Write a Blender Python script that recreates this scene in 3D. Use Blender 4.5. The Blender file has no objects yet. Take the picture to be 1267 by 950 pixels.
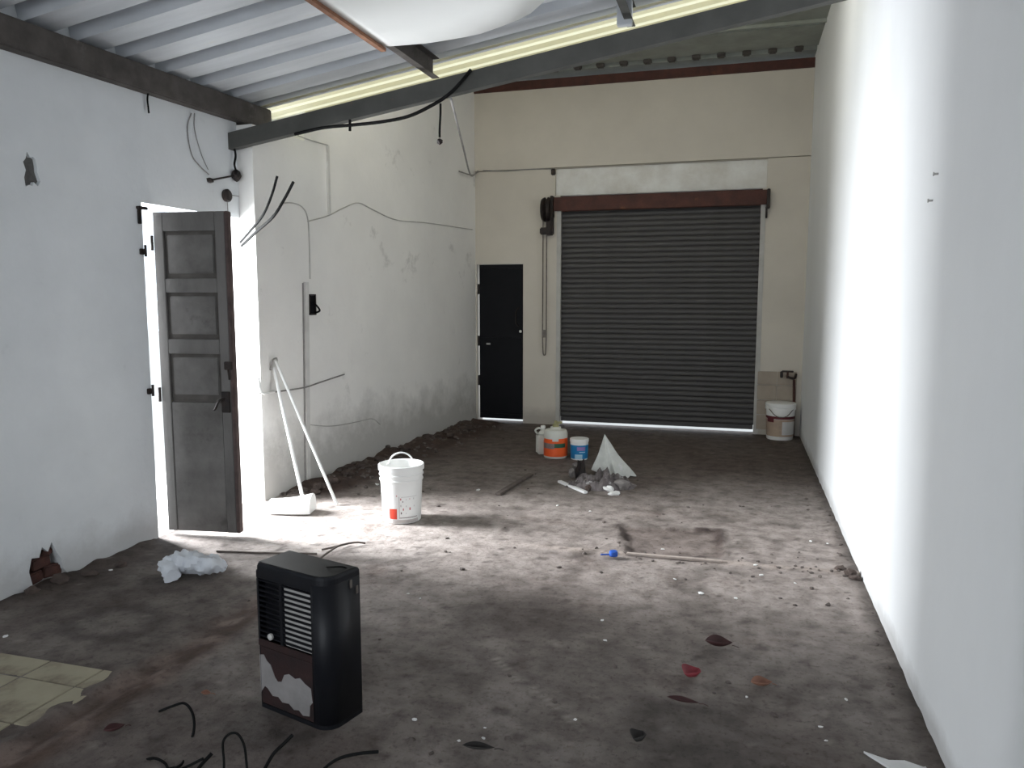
import bpy, bmesh, math, random
from mathutils import Vector, Matrix, noise
from mathutils.geometry import tessellate_polygon
random.seed(7)
SC = bpy.context.scene
COL = SC.collection

# ------------------------------------------------------------------ camera
FPX, CXP, CYP, CAMZ = 952.0, 633.5, 475.0, 1.5
YAW = math.radians(16.32); PITCH = math.radians(6.413)
FW = Vector((-math.sin(YAW)*math.cos(PITCH), math.cos(YAW)*math.cos(PITCH), -math.sin(PITCH)))
RT = Vector((math.cos(YAW), math.sin(YAW), 0)); UPV = RT.cross(FW)
CP = Vector((0, 0, CAMZ))
cam = bpy.data.cameras.new('camera'); cam_o = bpy.data.objects.new('camera', cam); COL.objects.link(cam_o)
cam.sensor_width = 36; cam.lens = FPX/1267*36; cam.clip_start = .05; cam.clip_end = 200
cam_o.location = CP; cam_o.rotation_euler = (math.pi/2-PITCH, 0, YAW)
SC.camera = cam_o

# ------------------------------------------------------------------ world, lights, exposure
w = bpy.data.worlds.new('sky'); SC.world = w; w.use_nodes = True
bg = w.node_tree.nodes['Background']; bg.inputs[0].default_value = (.84, .92, 1, 1); bg.inputs[1].default_value = 2.6
def area(name, loc, direction, sx, sy, power, color, spread=math.pi):
    l = bpy.data.lights.new(name, 'AREA'); l.shape = 'RECTANGLE'; l.size = sx; l.size_y = sy; l.energy = power; l.color = color; l.spread = spread
    o = bpy.data.objects.new(name, l); COL.objects.link(o); o.location = loc
    o.rotation_euler = Vector(direction).to_track_quat('-Z', 'Y').to_euler()
    return o
area('daylight_yard_door', (-5.1, 4.27, 1.62), (1, .0, -.06), .85, 2.6, 930, (.93, .965, 1))
area('daylight_front_opening', (-1.35, -2.85, 1.2), (0, 1, .04), 3.2, 2.2, 100, (.89, .945, 1))
area('fill_unseen_clerestory', (-1.35, 5.62, 3.74), (0, 1, -.55), 3.6, .42, 15, (1, .95, .86))  # added warm fill for the far end; its clerestory is unseen
SC.view_settings.view_transform = 'Standard'; SC.view_settings.look = 'None'
SC.view_settings.exposure = -.22; SC.view_settings.gamma = 1; SC.view_settings.use_curve_mapping = False
SC.cycles.max_bounces = 10; SC.cycles.diffuse_bounces = 7; SC.cycles.sample_clamp_indirect = 6

# ------------------------------------------------------------------ helpers
def ray(x, y): return FW + RT*((x-CXP)/FPX) - UPV*((y-CYP)/FPX)
def at(x, y, ax, v):
    d = ray(x, y); return CP + d*((v-CP[ax])/d[ax])
def fl(x, y, z=0.0): return at(x, y, 2, z)
XR, XL, YF = .68, -3.45, 8.8
L0, L1 = Vector((-3.32, 4.83, 0)), Vector((-3.03, 8.80, 0))      # line of the far left wall
LD = (L1-L0).normalized(); LN = Vector((LD.y, -LD.x, 0))          # along it / into the room
def lw(x, y, off=0.0):                                            # pixel -> point on the far left wall
    d = ray(x, y); t = (L0-CP).dot(LN)/d.dot(LN); return CP + d*t + LN*off
def nw(x, y, off=0.0):
    p = at(x, y, 0, XL); p.x += off; return p
def fw_(x, y, off=0.0):
    p = at(x, y, 1, YF); p.y -= off; return p

def B(): return bmesh.new()
def box(bm, c, s, rz=0, bev=0):
    t = bmesh.new(); bmesh.ops.create_cube(t, size=1)
    bmesh.ops.scale(t, vec=s, verts=t.verts)
    if bev: bmesh.ops.bevel(t, geom=t.edges[:], offset=bev, segments=2, affect='EDGES')
    bmesh.ops.transform(t, matrix=Matrix.Translation(c) @ Matrix.Rotation(rz, 4, 'Z'), verts=t.verts)
    merge(bm, t); return bm
def merge(bm, t):
    me = bpy.data.meshes.new('tmp'); t.to_mesh(me); t.free(); bm.from_mesh(me); bpy.data.meshes.remove(me)
def tube(bm, pts, r, n=8, cap=True, taper=None):
    pts = [Vector(p) for p in pts]; rings = []
    up = Vector((0, 0, 1))
    for i, p in enumerate(pts):
        d = (pts[min(i+1, len(pts)-1)]-pts[max(i-1, 0)]).normalized()
        if i == 0:
            a = d.cross(up)
            if a.length < .05: a = d.cross(Vector((1, 0, 0)))
            a.normalize()
        else:
            a = (a - d*a.dot(d)).normalized()
        b = d.cross(a)
        rr = r if taper is None else r*taper[i]
        rings.append([bm.verts.new(p + (a*math.cos(2*math.pi*k/n)+b*math.sin(2*math.pi*k/n))*rr) for k in range(n)])
    for i in range(len(rings)-1):
        for k in range(n):
            bm.faces.new((rings[i][k], rings[i][(k+1) % n], rings[i+1][(k+1) % n], rings[i+1][k]))
    if cap:
        bm.faces.new(rings[0][::-1]); bm.faces.new(rings[-1])
    return bm
def curve(pts, k=6):                                               # Catmull-Rom
    pts = [Vector(p) for p in pts]; out = []
    P = [pts[0]*2-pts[1]] + pts + [pts[-1]*2-pts[-2]]
    for i in range(1, len(P)-2):
        for j in range(k):
            t = j/k; a, b, c, d = P[i-1], P[i], P[i+1], P[i+2]
            out.append(.5*((2*b)+(c-a)*t+(2*a-5*b+4*c-d)*t*t+(3*b-a-3*c+d)*t**3))
    out.append(pts[-1]); return out
def lathe(bm, prof, n=32, c=(0, 0, 0), capb=True, capt=False):
    rings = []
    for r, z in prof:
        rings.append([bm.verts.new((c[0]+r*math.cos(2*math.pi*k/n), c[1]+r*math.sin(2*math.pi*k/n), c[2]+z)) for k in range(n)])
    for i in range(len(rings)-1):
        for k in range(n):
            bm.faces.new((rings[i][k], rings[i][(k+1) % n], rings[i+1][(k+1) % n], rings[i+1][k]))
    if capb: bm.faces.new(rings[0][::-1])
    if capt: bm.faces.new(rings[-1])
    return bm
def prism(bm, outline, holes, f, d0, d1):
    """slab with holes; outline/holes are 2-D loops, f(u, v, d) -> 3-D; d0 the seen face, d1 the far face"""
    loops = [[Vector((u, v, 0)) for u, v in outline]] + [[Vector((u, v, 0)) for u, v in h] for h in holes]
    tris = tessellate_polygon(loops); flat = [p for l in loops for p in l]
    A = [bm.verts.new(f(p.x, p.y, d0)) for p in flat]; Bv = [bm.verts.new(f(p.x, p.y, d1)) for p in flat]
    for t in tris:
        bm.faces.new([A[i] for i in t]); bm.faces.new([Bv[i] for i in t[::-1]])
    o = 0
    for l in loops:
        m = len(l)
        for i in range(m):
            j = (i+1) % m; bm.faces.new((A[o+i], A[o+j], Bv[o+j], Bv[o+i]))
        o += m
    return bm
def patch(bm, rf, th0, th1, z0, z1, off=.0012, n=12, m=4):         # piece of label wrapped round a lathe
    V = [[None]*(m+1) for _ in range(n+1)]
    for i in range(n+1):
        for j in range(m+1):
            th = th0+(th1-th0)*i/n; z = z0+(z1-z0)*j/m; r = rf(z)+off
            V[i][j] = bm.verts.new((r*math.cos(th), r*math.sin(th), z))
    for i in range(n):
        for j in range(m): bm.faces.new((V[i][j], V[i+1][j], V[i+1][j+1], V[i][j+1]))
    return bm
def blob(bm, c, s, seed, amp=.35, sub=1, freq=1.3):                # irregular stone
    t = bmesh.new(); bmesh.ops.create_icosphere(t, subdivisions=sub, radius=1)
    sv = Vector((seed*3.1, seed*1.7, seed*.9))
    for v in t.verts:
        k = 1+amp*noise.noise(v.co*freq+sv)*1.6
        v.co = Vector((v.co.x*s[0]*k, v.co.y*s[1]*k, v.co.z*s[2]*k))
    bmesh.ops.rotate(t, cent=(0, 0, 0), matrix=Matrix.Rotation(seed*2.3, 3, 'Z'), verts=t.verts)
    bmesh.ops.translate(t, vec=c, verts=t.verts); merge(bm, t); return bm

def obj(name, bm, mat, parent=None, smooth=False):
    me = bpy.data.meshes.new(name)
    bmesh.ops.recalc_face_normals(bm, faces=bm.faces[:])
    bm.to_mesh(me); bm.free()
    me.materials.append(mat)
    if smooth:
        for p in me.polygons: p.use_smooth = True
        try: me.set_sharp_from_angle(angle=math.radians(38))
        except Exception: pass
    o = bpy.data.objects.new(name, me); COL.objects.link(o)
    if parent: o.parent = parent
    return o
def tag(o, label, cat, group=None, kind=None):
    o['label'] = label
    if cat: o['category'] = cat
    if group: o['group'] = group
    if kind: o['kind'] = kind
    return o
def thing(name, label, cat, loc=(0, 0, 0), rz=0, group=None):
    o = bpy.data.objects.new(name, None); COL.objects.link(o); o.empty_display_size = .1
    o.location = loc; o.rotation_euler = (0, 0, rz); return tag(o, label, cat, group)
def struct(name, bm, m, label=None, smooth=False):
    o = obj(name, bm, m, None, smooth); o['kind'] = 'structure'
    if label: o['label'] = label
    return o
def setting(name, label):
    o = bpy.data.objects.new(name, None); COL.objects.link(o); o['kind'] = 'structure'; o['label'] = label; return o
def share(name, me, parent, loc=(0, 0, 0), rot=(0, 0, 0), scale=(1, 1, 1)):
    o = bpy.data.objects.new(name, me); COL.objects.link(o); o.parent = parent
    o.location = loc; o.rotation_euler = rot; o.scale = scale; return o

# ------------------------------------------------------------------ materials
def mat(name, c1, c2=None, scale=6, rough=.7, metal=0, bump=0, bscale=40, detail=6, lo=.35, hi=.7, trans=0, c3=None, s3=2, lo3=.55, hi3=.7, stretch=(1, 1, 1), spec=.4, attr=None, zdirt=None, bdist=.01):
    m = bpy.data.materials.new(name); m.use_nodes = True; nt = m.node_tree; N = nt.nodes; K = nt.links
    bs = N['Principled BSDF']; bs.inputs['Roughness'].default_value = rough; bs.inputs['Metallic'].default_value = metal
    bs.inputs['Specular IOR Level'].default_value = spec
    if trans: bs.inputs['Transmission Weight'].default_value = trans
    tc = N.new('ShaderNodeTexCoord'); mp = N.new('ShaderNodeMapping'); mp.inputs['Scale'].default_value = stretch
    K.new(tc.outputs['Object'], mp.inputs[0]); src = mp.outputs[0]
    def nz(sc, det=detail, ro=.6):
        n = N.new('ShaderNodeTexNoise'); n.inputs['Scale'].default_value = sc; n.inputs['Detail'].default_value = det; n.inputs['Roughness'].default_value = ro
        K.new(src, n.inputs['Vector']); return n.outputs['Fac']
    def ramp(s, a, b):
        r = N.new('ShaderNodeMapRange'); r.inputs[1].default_value = a; r.inputs[2].default_value = b; K.new(s, r.inputs[0]); return r.outputs[0]
    def mix(fac, a, b, bl='MIX'):
        x = N.new('ShaderNodeMix'); x.data_type = 'RGBA'; x.blend_type = bl
        for s, v in ((x.inputs[0], fac), (x.inputs[6], a), (x.inputs[7], b)):
            if isinstance(v, (int, float)): s.default_value = v
            elif isinstance(v, tuple): s.default_value = (*v, 1)
            else: K.new(v, s)
        return x.outputs[2]
    base = c1
    if attr:
        a = N.new('ShaderNodeAttribute'); a.attribute_name = attr; base = a.outputs['Color']
        f = ramp(nz(scale), lo, hi); base = mix(f, base, mix(1.0, base, c2, 'MULTIPLY')); base = mix(ramp(nz(38, 6, .7), .52, .66), base, mix(1.0, base, (.62, .58, .56), 'MULTIPLY')); base = mix(ramp(nz(2.3, 8, .7), .56, .75), base, mix(1.0, base, (.66, .58, .55), 'MULTIPLY'))
    elif c2: base = mix(ramp(nz(scale), lo, hi), c1, c2)
    if c3: base = mix(ramp(nz(s3, 8, .7), lo3, hi3), base, c3)
    if zdirt:                                                     # grime clinging to the wall's foot: (height, colour, strength)
        sep = N.new('ShaderNodeSeparateXYZ'); K.new(tc.outputs['Object'], sep.inputs[0])
        z = ramp(sep.outputs[2], zdirt[0], 0.0)
        n = N.new('ShaderNodeTexNoise'); n.inputs['Scale'].default_value = 3.2; n.inputs['Detail'].default_value = 9; n.inputs['Roughness'].default_value = .7
        K.new(tc.outputs['Object'], n.inputs['Vector'])
        ad = N.new('ShaderNodeMath'); ad.operation = 'MULTIPLY_ADD'; ad.inputs[1].default_value = 1.0; K.new(z, ad.inputs[0]); K.new(n.outputs['Fac'], ad.inputs[2])
        f = ramp(ad.outputs[0], .78, 1.25)
        mu = N.new('ShaderNodeMath'); mu.operation = 'MULTIPLY'; mu.inputs[1].default_value = zdirt[2]; K.new(f, mu.inputs[0])
        base = mix(mu.outputs[0], base, zdirt[1])
    if isinstance(base, tuple): bs.inputs['Base Color'].default_value = (*base, 1)
    else: K.new(base, bs.inputs['Base Color'])
    if bump:
        b = N.new('ShaderNodeBump'); b.inputs['Strength'].default_value = bump; b.inputs['Distance'].default_value = bdist
        K.new(nz(bscale, 8, .65), b.inputs['Height']); K.new(b.outputs[0], bs.inputs['Normal'])
    return m
M = {}
M['wall'] = mat('white_plaster', (.74, .76, .775), (.64, .66, .675), 1.3, .85, bump=.25, bscale=14, c3=(.50, .51, .52), s3=2.6, lo3=.62, hi3=.86, zdirt=(.35, (.33, .32, .31), .55))
M['wallR'] = mat('white_plaster_streaked', (.78, .79, .795), (.72, .73, .735), .9, .8, bump=.25, bscale=10, stretch=(1, 1, .6), zdirt=(.16, (.36, .35, .34), .6))
M['wallL'] = mat('grey_white_plaster', (.84, .825, .80), (.76, .745, .725), 1.1, .85, bump=.3, bscale=12, c3=(.36, .35, .33), s3=2.3, lo3=.6, hi3=.8, zdirt=(.85, (.36, .35, .33), .75))
M['wallF'] = mat('beige_plaster', (.56, .52, .455), (.49, .455, .40), 1.2, .85, bump=.2, bscale=16, zdirt=(.3, (.25, .22, .2), .5))
M['lintel'] = mat('flaking_whitewash', (.70, .70, .68), (.56, .54, .50), 5, .85, bump=.5, bscale=22)
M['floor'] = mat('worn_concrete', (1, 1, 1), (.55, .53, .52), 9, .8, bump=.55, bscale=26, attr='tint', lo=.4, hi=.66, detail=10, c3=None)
M['out'] = mat('yard_concrete', (.62, .61, .58), (.5, .49, .47), 2, .9)
M['zinc'] = mat('galvanised_sheet', (.62, .64, .67), (.50, .52, .55), 3, .5, .2, stretch=(.5, 3, 1), c3=(.60, .60, .58), s3=4, lo3=.62, hi3=.70, bump=.05)
M['zincold'] = mat('weathered_sheet', (.30, .32, .29), (.22, .235, .21), 4, .6, .3, bump=.1)
M['fibre'] = None
M['steel'] = mat('painted_steel_beam', (.085, .085, .078), (.06, .06, .055), 6, .6, .2, c3=(.16, .09, .06), s3=5, lo3=.66, hi3=.8)
M['oldbeam'] = mat('dark_weathered_beam', (.10, .09, .082), (.055, .047, .043), 8, .85, bump=.5, bscale=30, c3=(.22, .20, .185), s3=3, lo3=.6, hi3=.75)
M['rust'] = mat('rusty_brown_steel', (.085, .030, .022), (.045, .018, .014), 9, .7, .1, bump=.3, bscale=50, c3=(.16, .065, .03), s3=6, lo3=.62, hi3=.75)
M['rustedge'] = mat('rust_orange_edge', (.30, .15, .085), (.17, .08, .05), 14, .85, bump=.3)
M['board'] = mat('white_ceiling_board', (.80, .81, .80), (.75, .76, .75), 1.5, .8)
M['roller'] = mat('grey_shutter_steel', (.076, .072, .072), (.06, .057, .057), 5, .6, .2, stretch=(1, 1, 6))
M['black'] = mat('black_paint', (.003, .0035, .005), (.005, .005, .007), 8, .5, spec=.15)
M['blackiron'] = mat('greasy_black_iron', (.012, .010, .010), (.03, .018, .014), 18, .6, .2, bump=.2)
M['rail'] = mat('grey_painted_rail', (.45, .44, .42), (.36, .35, .33), 7, .6)
M['chain'] = mat('dull_chain', (.20, .18, .16), (.12, .10, .09), 30, .5, .6)
M['doorwood'] = mat('weathered_grey_wood', (.165, .155, .147), (.10, .094, .089), 3.5, .85, bump=.4, bscale=18, stretch=(1, 1, .35), c3=(.075, .07, .068), s3=4, lo3=.6, hi3=.8)
M['doorpanel'] = mat('grey_door_panel', (.175, .165, .157), (.095, .089, .084), 3.5, .85, bump=.3, bscale=14, c3=(.055, .05, .047), s3=4.2, lo3=.56, hi3=.8, spec=.2)
M['groove'] = mat('dark_bare_groove', (.07, .062, .056), (.11, .10, .09), 8, .9)
M['doorrust'] = mat('rusty_edge_strip', (.10, .070, .064), (.05, .036, .034), 10, .9, bump=.3)
M['whiteplastic'] = mat('white_plastic', (.82, .82, .80), (.76, .76, .74), 5, .35)
M['pvc'] = mat('white_pvc', (.80, .80, .79), (.72, .72, .70), 8, .4)
M['grime'] = mat('pail_grime', (.42, .38, .36), (.6, .56, .54), 8, .6)
M['red'] = mat('red_print', (.72, .07, .035), (.6, .05, .03), 10, .45)
M['greyprint'] = mat('grey_print', (.50, .49, .48), (.6, .59, .58), 10, .5)
M['dkprint'] = mat('dark_print', (.16, .12, .12), (.22, .17, .16), 20, .5)
M['pinkprint'] = mat('pink_print', (.55, .16, .17), (.5, .2, .2), 20, .5)
M['orange'] = mat('orange_label', (.80, .115, .02), (.66, .085, .018), 8, .45)
M['greenprint'] = mat('green_print', (.02, .10, .05), (.02, .07, .05), 8, .45)
M['blue'] = mat('blue_label', (.015, .21, .46), (.01, .16, .38), 10, .4)
M['sky'] = mat('pale_blue_print', (.42, .62, .72), (.3, .5, .65), 14, .45)
M['purple'] = mat('purple_print', (.30, .20, .45), (.25, .18, .4), 14, .45)
M['jug'] = mat('milky_plastic', (.60, .60, .55), (.5, .5, .46), 4, .45)
M['yellow'] = mat('dull_yellow_plastic', (.36, .34, .17), (.26, .24, .12), 20, .6)
M['maroon'] = mat('maroon_print', (.12, .02, .025), (.08, .015, .02), 20, .5)
M['tan'] = mat('tan_print', (.40, .30, .22), (.32, .24, .19), 20, .6)
M['sack'] = mat('grey_white_sacking', (.56, .57, .54), (.44, .45, .43), 12, .85, bump=.4, bscale=60)
M['rubble'] = mat('mortar_rubble', (.17, .15, .148), (.06, .05, .05), 9, .9, bump=.6, bscale=40, c3=(.42, .41, .40), s3=13, lo3=.60, hi3=.64)
M['stone'] = mat('grey_stone_chip', (.24, .22, .21), (.15, .135, .125), 12, .9, bump=.4)
M['chip'] = mat('white_chip', (.72, .71, .69), (.6, .6, .58), 20, .8)
M['dirt'] = mat('brown_dirt_clod', (.085, .062, .052), (.05, .037, .032), 12, .95, bump=.5)
M['bag'] = mat('thin_white_film', (.66, .68, .71), (.54, .56, .60), 6, .35, bump=.2)
M['wood'] = mat('dirty_wood_strip', (.13, .105, .09), (.08, .065, .058), 14, .9, bump=.3)
M['leafdark'] = mat('dry_maroon_leaf', (.055, .018, .018), (.035, .012, .012), 18, .6)
M['leafred'] = mat('dry_red_leaf', (.25, .035, .045), (.15, .02, .03), 18, .6)
M['leafbrown'] = mat('dry_brown_leaf', (.26, .13, .085), (.17, .08, .055), 18, .7)
M['leafblack'] = mat('dark_dry_leaf', (.022, .02, .018), (.035, .03, .028), 18, .8)
M['bluecap'] = mat('blue_plastic', (.02, .09, .40), (.02, .07, .32), 10, .4)
M['wire'] = mat('black_cable', (.006, .006, .006), (.010, .010, .010), 20, .85, spec=.1)
M['greywire'] = mat('grey_cable', (.28, .27, .26), (.2, .19, .185), 20, .6)
M['palewire'] = mat('painted_cable', (.50, .485, .46), (.36, .35, .33), 9, .7)
M['conduit'] = mat('painted_conduit', (.66, .65, .63), (.55, .54, .52), 6, .6)
M['heater'] = mat('black_enamel', (.006, .0065, .009), (.010, .010, .012), 7, .45, 0, spec=.22)
M['heaterrust'] = mat('heater_rust', (.026, .009, .008), (.012, .006, .006), 12, .85, bump=.3)
M['heaterpale'] = mat('scorched_pale_enamel', (.24, .225, .22), (.17, .16, .155), 9, .7, c3=(.07, .06, .06), s3=12, lo3=.66, hi3=.74)
M['heaterplate'] = mat('pale_reflector', (.34, .325, .31), (.26, .25, .24), 9, .6)
M['tile'] = mat('pale_cream_tile', (.36, .325, .235), (.27, .24, .175), 4, .75, c3=(.15, .115, .09), s3=4, lo3=.5, hi3=.72, spec=.2)
M['walltile'] = mat('tan_wall_tile', (.34, .285, .225), (.27, .225, .18), 5, .5, c3=(.16, .13, .11), s3=3, lo3=.6, hi3=.8)
M['brick'] = mat('dark_red_brick', (.085, .036, .028), (.05, .024, .02), 12, .95, bump=.6)
M['spill'] = mat('spilt_white_paint', (.66, .66, .65), (.55, .55, .54), 10, .5)
M['cavity'] = mat('bare_grey_mortar', (.15, .145, .14), (.08, .078, .075), 16, .95, bump=.6)
# translucent fibreglass sheet
fm = bpy.data.materials.new('yellowed_fibreglass'); fm.use_nodes = True; nt = fm.node_tree
bs = nt.nodes['Principled BSDF']; tr = nt.nodes.new('ShaderNodeBsdfTranslucent'); mx = nt.nodes.new('ShaderNodeMixShader')
tr.inputs[0].default_value = (.95, .925, .80, 1); bs.inputs['Base Color'].default_value = (.50, .46, .30, 1); bs.inputs['Roughness'].default_value = .5
mx.inputs[0].default_value = .9
nt.links.new(bs.outputs[0], mx.inputs[1]); nt.links.new(tr.outputs[0], mx.inputs[2]); nt.links.new(mx.outputs[0], nt.nodes['Material Output'].inputs[0])
M['fibre'] = fm

# ------------------------------------------------------------------ floor
def sm(a, b, x):
    t = max(0, min(1, (x-a)/(b-a))); return t*t*(3-2*t)
def lerp3(a, b, t): return (a[0]+(b[0]-a[0])*t, a[1]+(b[1]-a[1])*t, a[2]+(b[2]-a[2])*t)
PIT = [(-.70, 4.95), (-.08, 5.03), (-.04, 4.50), (-.56, 4.40)]
def inpoly(x, y, P):
    c = False
    for i in range(len(P)):
        (x1, y1), (x2, y2) = P[i], P[i-1]
        if (y1 > y) != (y2 > y) and x < (x2-x1)*(y-y1)/(y2-y1)+x1: c = not c
    return c
def seg_d(x, y, a, b):
    ax, ay = a; bx, by = b; dx, dy = bx-ax, by-ay
    t = max(0, min(1, ((x-ax)*dx+(y-ay)*dy)/(dx*dx+dy*dy))); return math.hypot(x-ax-t*dx, y-ay-t*dy)
def wall_x(y): return XL if y < 4.83 else L0.x+(L1.x-L0.x)*(y-4.83)/(L1.y-4.83)
def floor_pt(x, y):
    n1 = noise.noise(Vector((x*.9, y*.9, 0))); n2 = noise.noise(Vector((x*3.1, y*3.1, 4))); n3 = noise.noise(Vector((x*9, y*9, 9))); n4 = noise.noise(Vector((x*27, y*27, 2)))
    z = .003*n2+.002*n3+.0012*n4
    c = lerp3((.185, .168, .155), (.30, .285, .27), sm(-.5, .6, n1*.7+n2*.5+n3*.25))
    c = lerp3(c, (.15, .128, .118), .75*sm(.05, .5, noise.noise(Vector((x*1.7+5, y*1.2, 7)))+.35*n3))
    # paler middle of the room: door light painted into the floor colour
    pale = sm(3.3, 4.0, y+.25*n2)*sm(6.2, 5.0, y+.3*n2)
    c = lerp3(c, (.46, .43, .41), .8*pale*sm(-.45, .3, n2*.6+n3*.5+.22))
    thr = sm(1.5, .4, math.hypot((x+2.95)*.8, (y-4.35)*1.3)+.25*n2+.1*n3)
    c = lerp3(c, (.60, .58, .56), .8*thr)  # more door light painted in, palest near the threshold
    # dark brown far end
    far = sm(5.9, 7.2, y+.35*n1+.15*n3)
    c = lerp3(c, (.115, .088, .076), .72*far)
    # brown soil along the left wall in front
    dl = x-wall_x(y)
    soil = sm(.95, .15, dl+.25*n2+.12*n3)*sm(2.45, 3.0, y)*sm(4.1, 3.75, y)
    c = lerp3(c, (.085, .068, .058), .85*soil)
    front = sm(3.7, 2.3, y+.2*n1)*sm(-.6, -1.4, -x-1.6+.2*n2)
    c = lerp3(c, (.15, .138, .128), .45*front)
    # earthy heap at the foot of the far left wall
    if y > 4.7:
        h = sm(.42+.12*n2, 0, dl)*sm(4.9, 5.4, y)
        z += .075*h*(.6+.5*n2+.35*n3)
        c = lerp3(c, (.085, .058, .048), min(1, 1.5*sm(.62+.25*n2+.12*n3, .15, dl)*sm(4.85, 5.3, y)))
    elif dl < .2:
        h = sm(.16+.06*n3, 0, dl); z += .025*h*(.6+.6*n3) if not (3.85 < y) else 0
        c = lerp3(c, (.07, .055, .048), .9*h)
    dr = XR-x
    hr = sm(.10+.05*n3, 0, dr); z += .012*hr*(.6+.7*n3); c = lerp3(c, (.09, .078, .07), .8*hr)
    # trace of the removed partition
    d = abs(x+2.2-.02*n2)
    tr_ = sm(.15+.05*n3, .03, d)*sm(3.55, 3.2, y); z += .010*sm(.06+.03*n3, .0, abs(x+2.325+.02*n2))*sm(2.6, 2.4, y)*(1+n3)
    z -= .012*sm(.07, .02, abs(x+2.26+.02*n2))*sm(3.4, 3.0, y)
    c = lerp3(c, lerp3((.10, .06, .042), (.24, .185, .16), sm(-.3, .3, n3+.6*noise.noise(Vector((x*22, y*3, 0))))), .85*tr_)
    # cross joint
    yj = 4.41-.03*x*0+.03*n2
    j = sm(.05+.02*n3, .015, abs(y-yj))*sm(-1.35, -.9, x)
    c = lerp3(c, (.46, .42, .385), .8*j*sm(-.5, .1, n3+.4*n1+.2))
    z += .006*j
    j2 = sm(.10, .02, abs(y-(3.60+.25*(x+3.2)/1.1)+.04*n2))*sm(-1.4, -2.0, x)*sm(-3.4, -3.1, x)
    c = lerp3(c, (.09, .075, .065), .6*j2)
    # broken-out square
    if inpoly(x+.02*n3, y+.02*n4, PIT):
        z -= .016+.006*n3; c = lerp3(c, (.20, .165, .15), .6)
    dp = min(seg_d(x, y, PIT[i-1], PIT[i]) for i in range(4))
    rim = sm(.07+.04*n3, .0, dp)*sm(-.3, .2, n2*.6+.7*n3+.1)
    c = lerp3(c, (.06, .042, .037), .95*rim); z += .006*rim
    # damp stains
    for (px, py, r, k) in ((-.13, 2.62, .30, .6), (-.02, 2.35, .2, .45), (-1.75, 5.0, .3, .25), (-.95, 3.35, .35, .35), (-1.1, 2.9, .3, .3), (-.55, 2.95, .28, .25), (-1.55, 2.25, .25, .4)):
        d = math.hypot((x-px)*.8, y-py)+.12*n2+.06*n3
        c = lerp3(c, (.07, .062, .056), k*sm(r, r*.35, d))
    # pale worn ring and patches
    d = math.hypot((x+2.74)*.8, y-2.77)+.04*n2+.02*n3
    c = lerp3(c, (.25, .235, .215), .75*sm(.13, .05, d)); c = lerp3(c, (.06, .052, .046), .6*sm(.06, .0, abs(d-.17)))
    # scratch line of white drips
    d = seg_d(x, y, (-.93, 2.93), (-.47, 2.50))
    c = lerp3(c, (.40, .39, .37), .5*sm(.014, .004, d+.006*n4))
    k = sm(.55, .7, noise.noise(Vector((x*13, y*13, 30)))+.25*n4); c = lerp3(c, (.45, .42, .40), .3*k)
    k = sm(.45, .6, noise.noise(Vector((x*11, y*14, 60)))+.25*n4); c = lerp3(c, (.07, .056, .05), .6*k)
    return z, c
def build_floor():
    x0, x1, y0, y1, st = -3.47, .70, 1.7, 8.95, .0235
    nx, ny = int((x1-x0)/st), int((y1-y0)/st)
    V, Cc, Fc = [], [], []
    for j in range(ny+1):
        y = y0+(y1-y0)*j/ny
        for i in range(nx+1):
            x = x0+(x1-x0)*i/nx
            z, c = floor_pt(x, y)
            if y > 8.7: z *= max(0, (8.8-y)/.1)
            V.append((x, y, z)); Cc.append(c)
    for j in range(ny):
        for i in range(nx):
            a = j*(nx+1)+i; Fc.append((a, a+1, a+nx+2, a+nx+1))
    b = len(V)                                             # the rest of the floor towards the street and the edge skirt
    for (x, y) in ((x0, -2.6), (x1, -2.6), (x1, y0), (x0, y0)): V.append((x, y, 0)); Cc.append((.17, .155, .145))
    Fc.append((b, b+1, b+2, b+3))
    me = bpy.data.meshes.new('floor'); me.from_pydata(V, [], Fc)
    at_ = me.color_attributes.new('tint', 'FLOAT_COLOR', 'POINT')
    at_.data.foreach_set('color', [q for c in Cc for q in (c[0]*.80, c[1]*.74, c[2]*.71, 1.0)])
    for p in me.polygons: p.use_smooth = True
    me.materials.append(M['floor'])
    o = bpy.data.objects.new('floor', me); COL.objects.link(o); o['kind'] = 'structure'; o['label'] = 'stained bare concrete floor with dirt and painted door light'
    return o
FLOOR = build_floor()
bm = B(); box(bm, (0, 0, -.17), (60, 60, .2)); struct('ground', bm, M['out'], 'pale concrete yard outside the shed')

# cream floor tiles, one object each
def tile_mesh(w_, d_):
    b = B(); box(b, (0, 0, -.008), (w_-.006, d_-.006, .024), bev=.0018)
    me = bpy.data.meshes.new('floor_tile'); b.to_mesh(me); b.free(); me.materials.append(M['tile']); return me
TM = {}
xs = [-2.315, -2.42, -2.69, -2.96, -3.23, -3.44]; ys = [2.385, 2.24, 1.97, 1.70, 1.43]
for j in range(len(ys)-1):
    for i in range(len(xs)-1):
        if (i, j) == (0, 2): continue
        w_, d_ = xs[i]-xs[i+1], ys[j]-ys[j+1]; k = (round(w_, 3), round(d_, 3))
        if k not in TM: TM[k] = tile_mesh(w_, d_)
        share('floor_tile', TM[k], FLOOR, ((xs[i]+xs[i+1])/2, (ys[j]+ys[j+1])/2, random.uniform(-.001, .0015)), (random.uniform(-.004, .004), random.uniform(-.004, .004), 0))

# ------------------------------------------------------------------ walls
def jag(cx, cy, rx, ry, n, seed, amp=.3):
    out = []
    for k in range(n):
        a = 2*math.pi*k/n; r = 1+amp*2*noise.noise(Vector((math.cos(a)*1.7+seed, math.sin(a)*1.7, seed*2.2)))
        out.append((cx+rx*r*math.cos(a), cy+ry*r*math.sin(a)))
    return out
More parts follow.
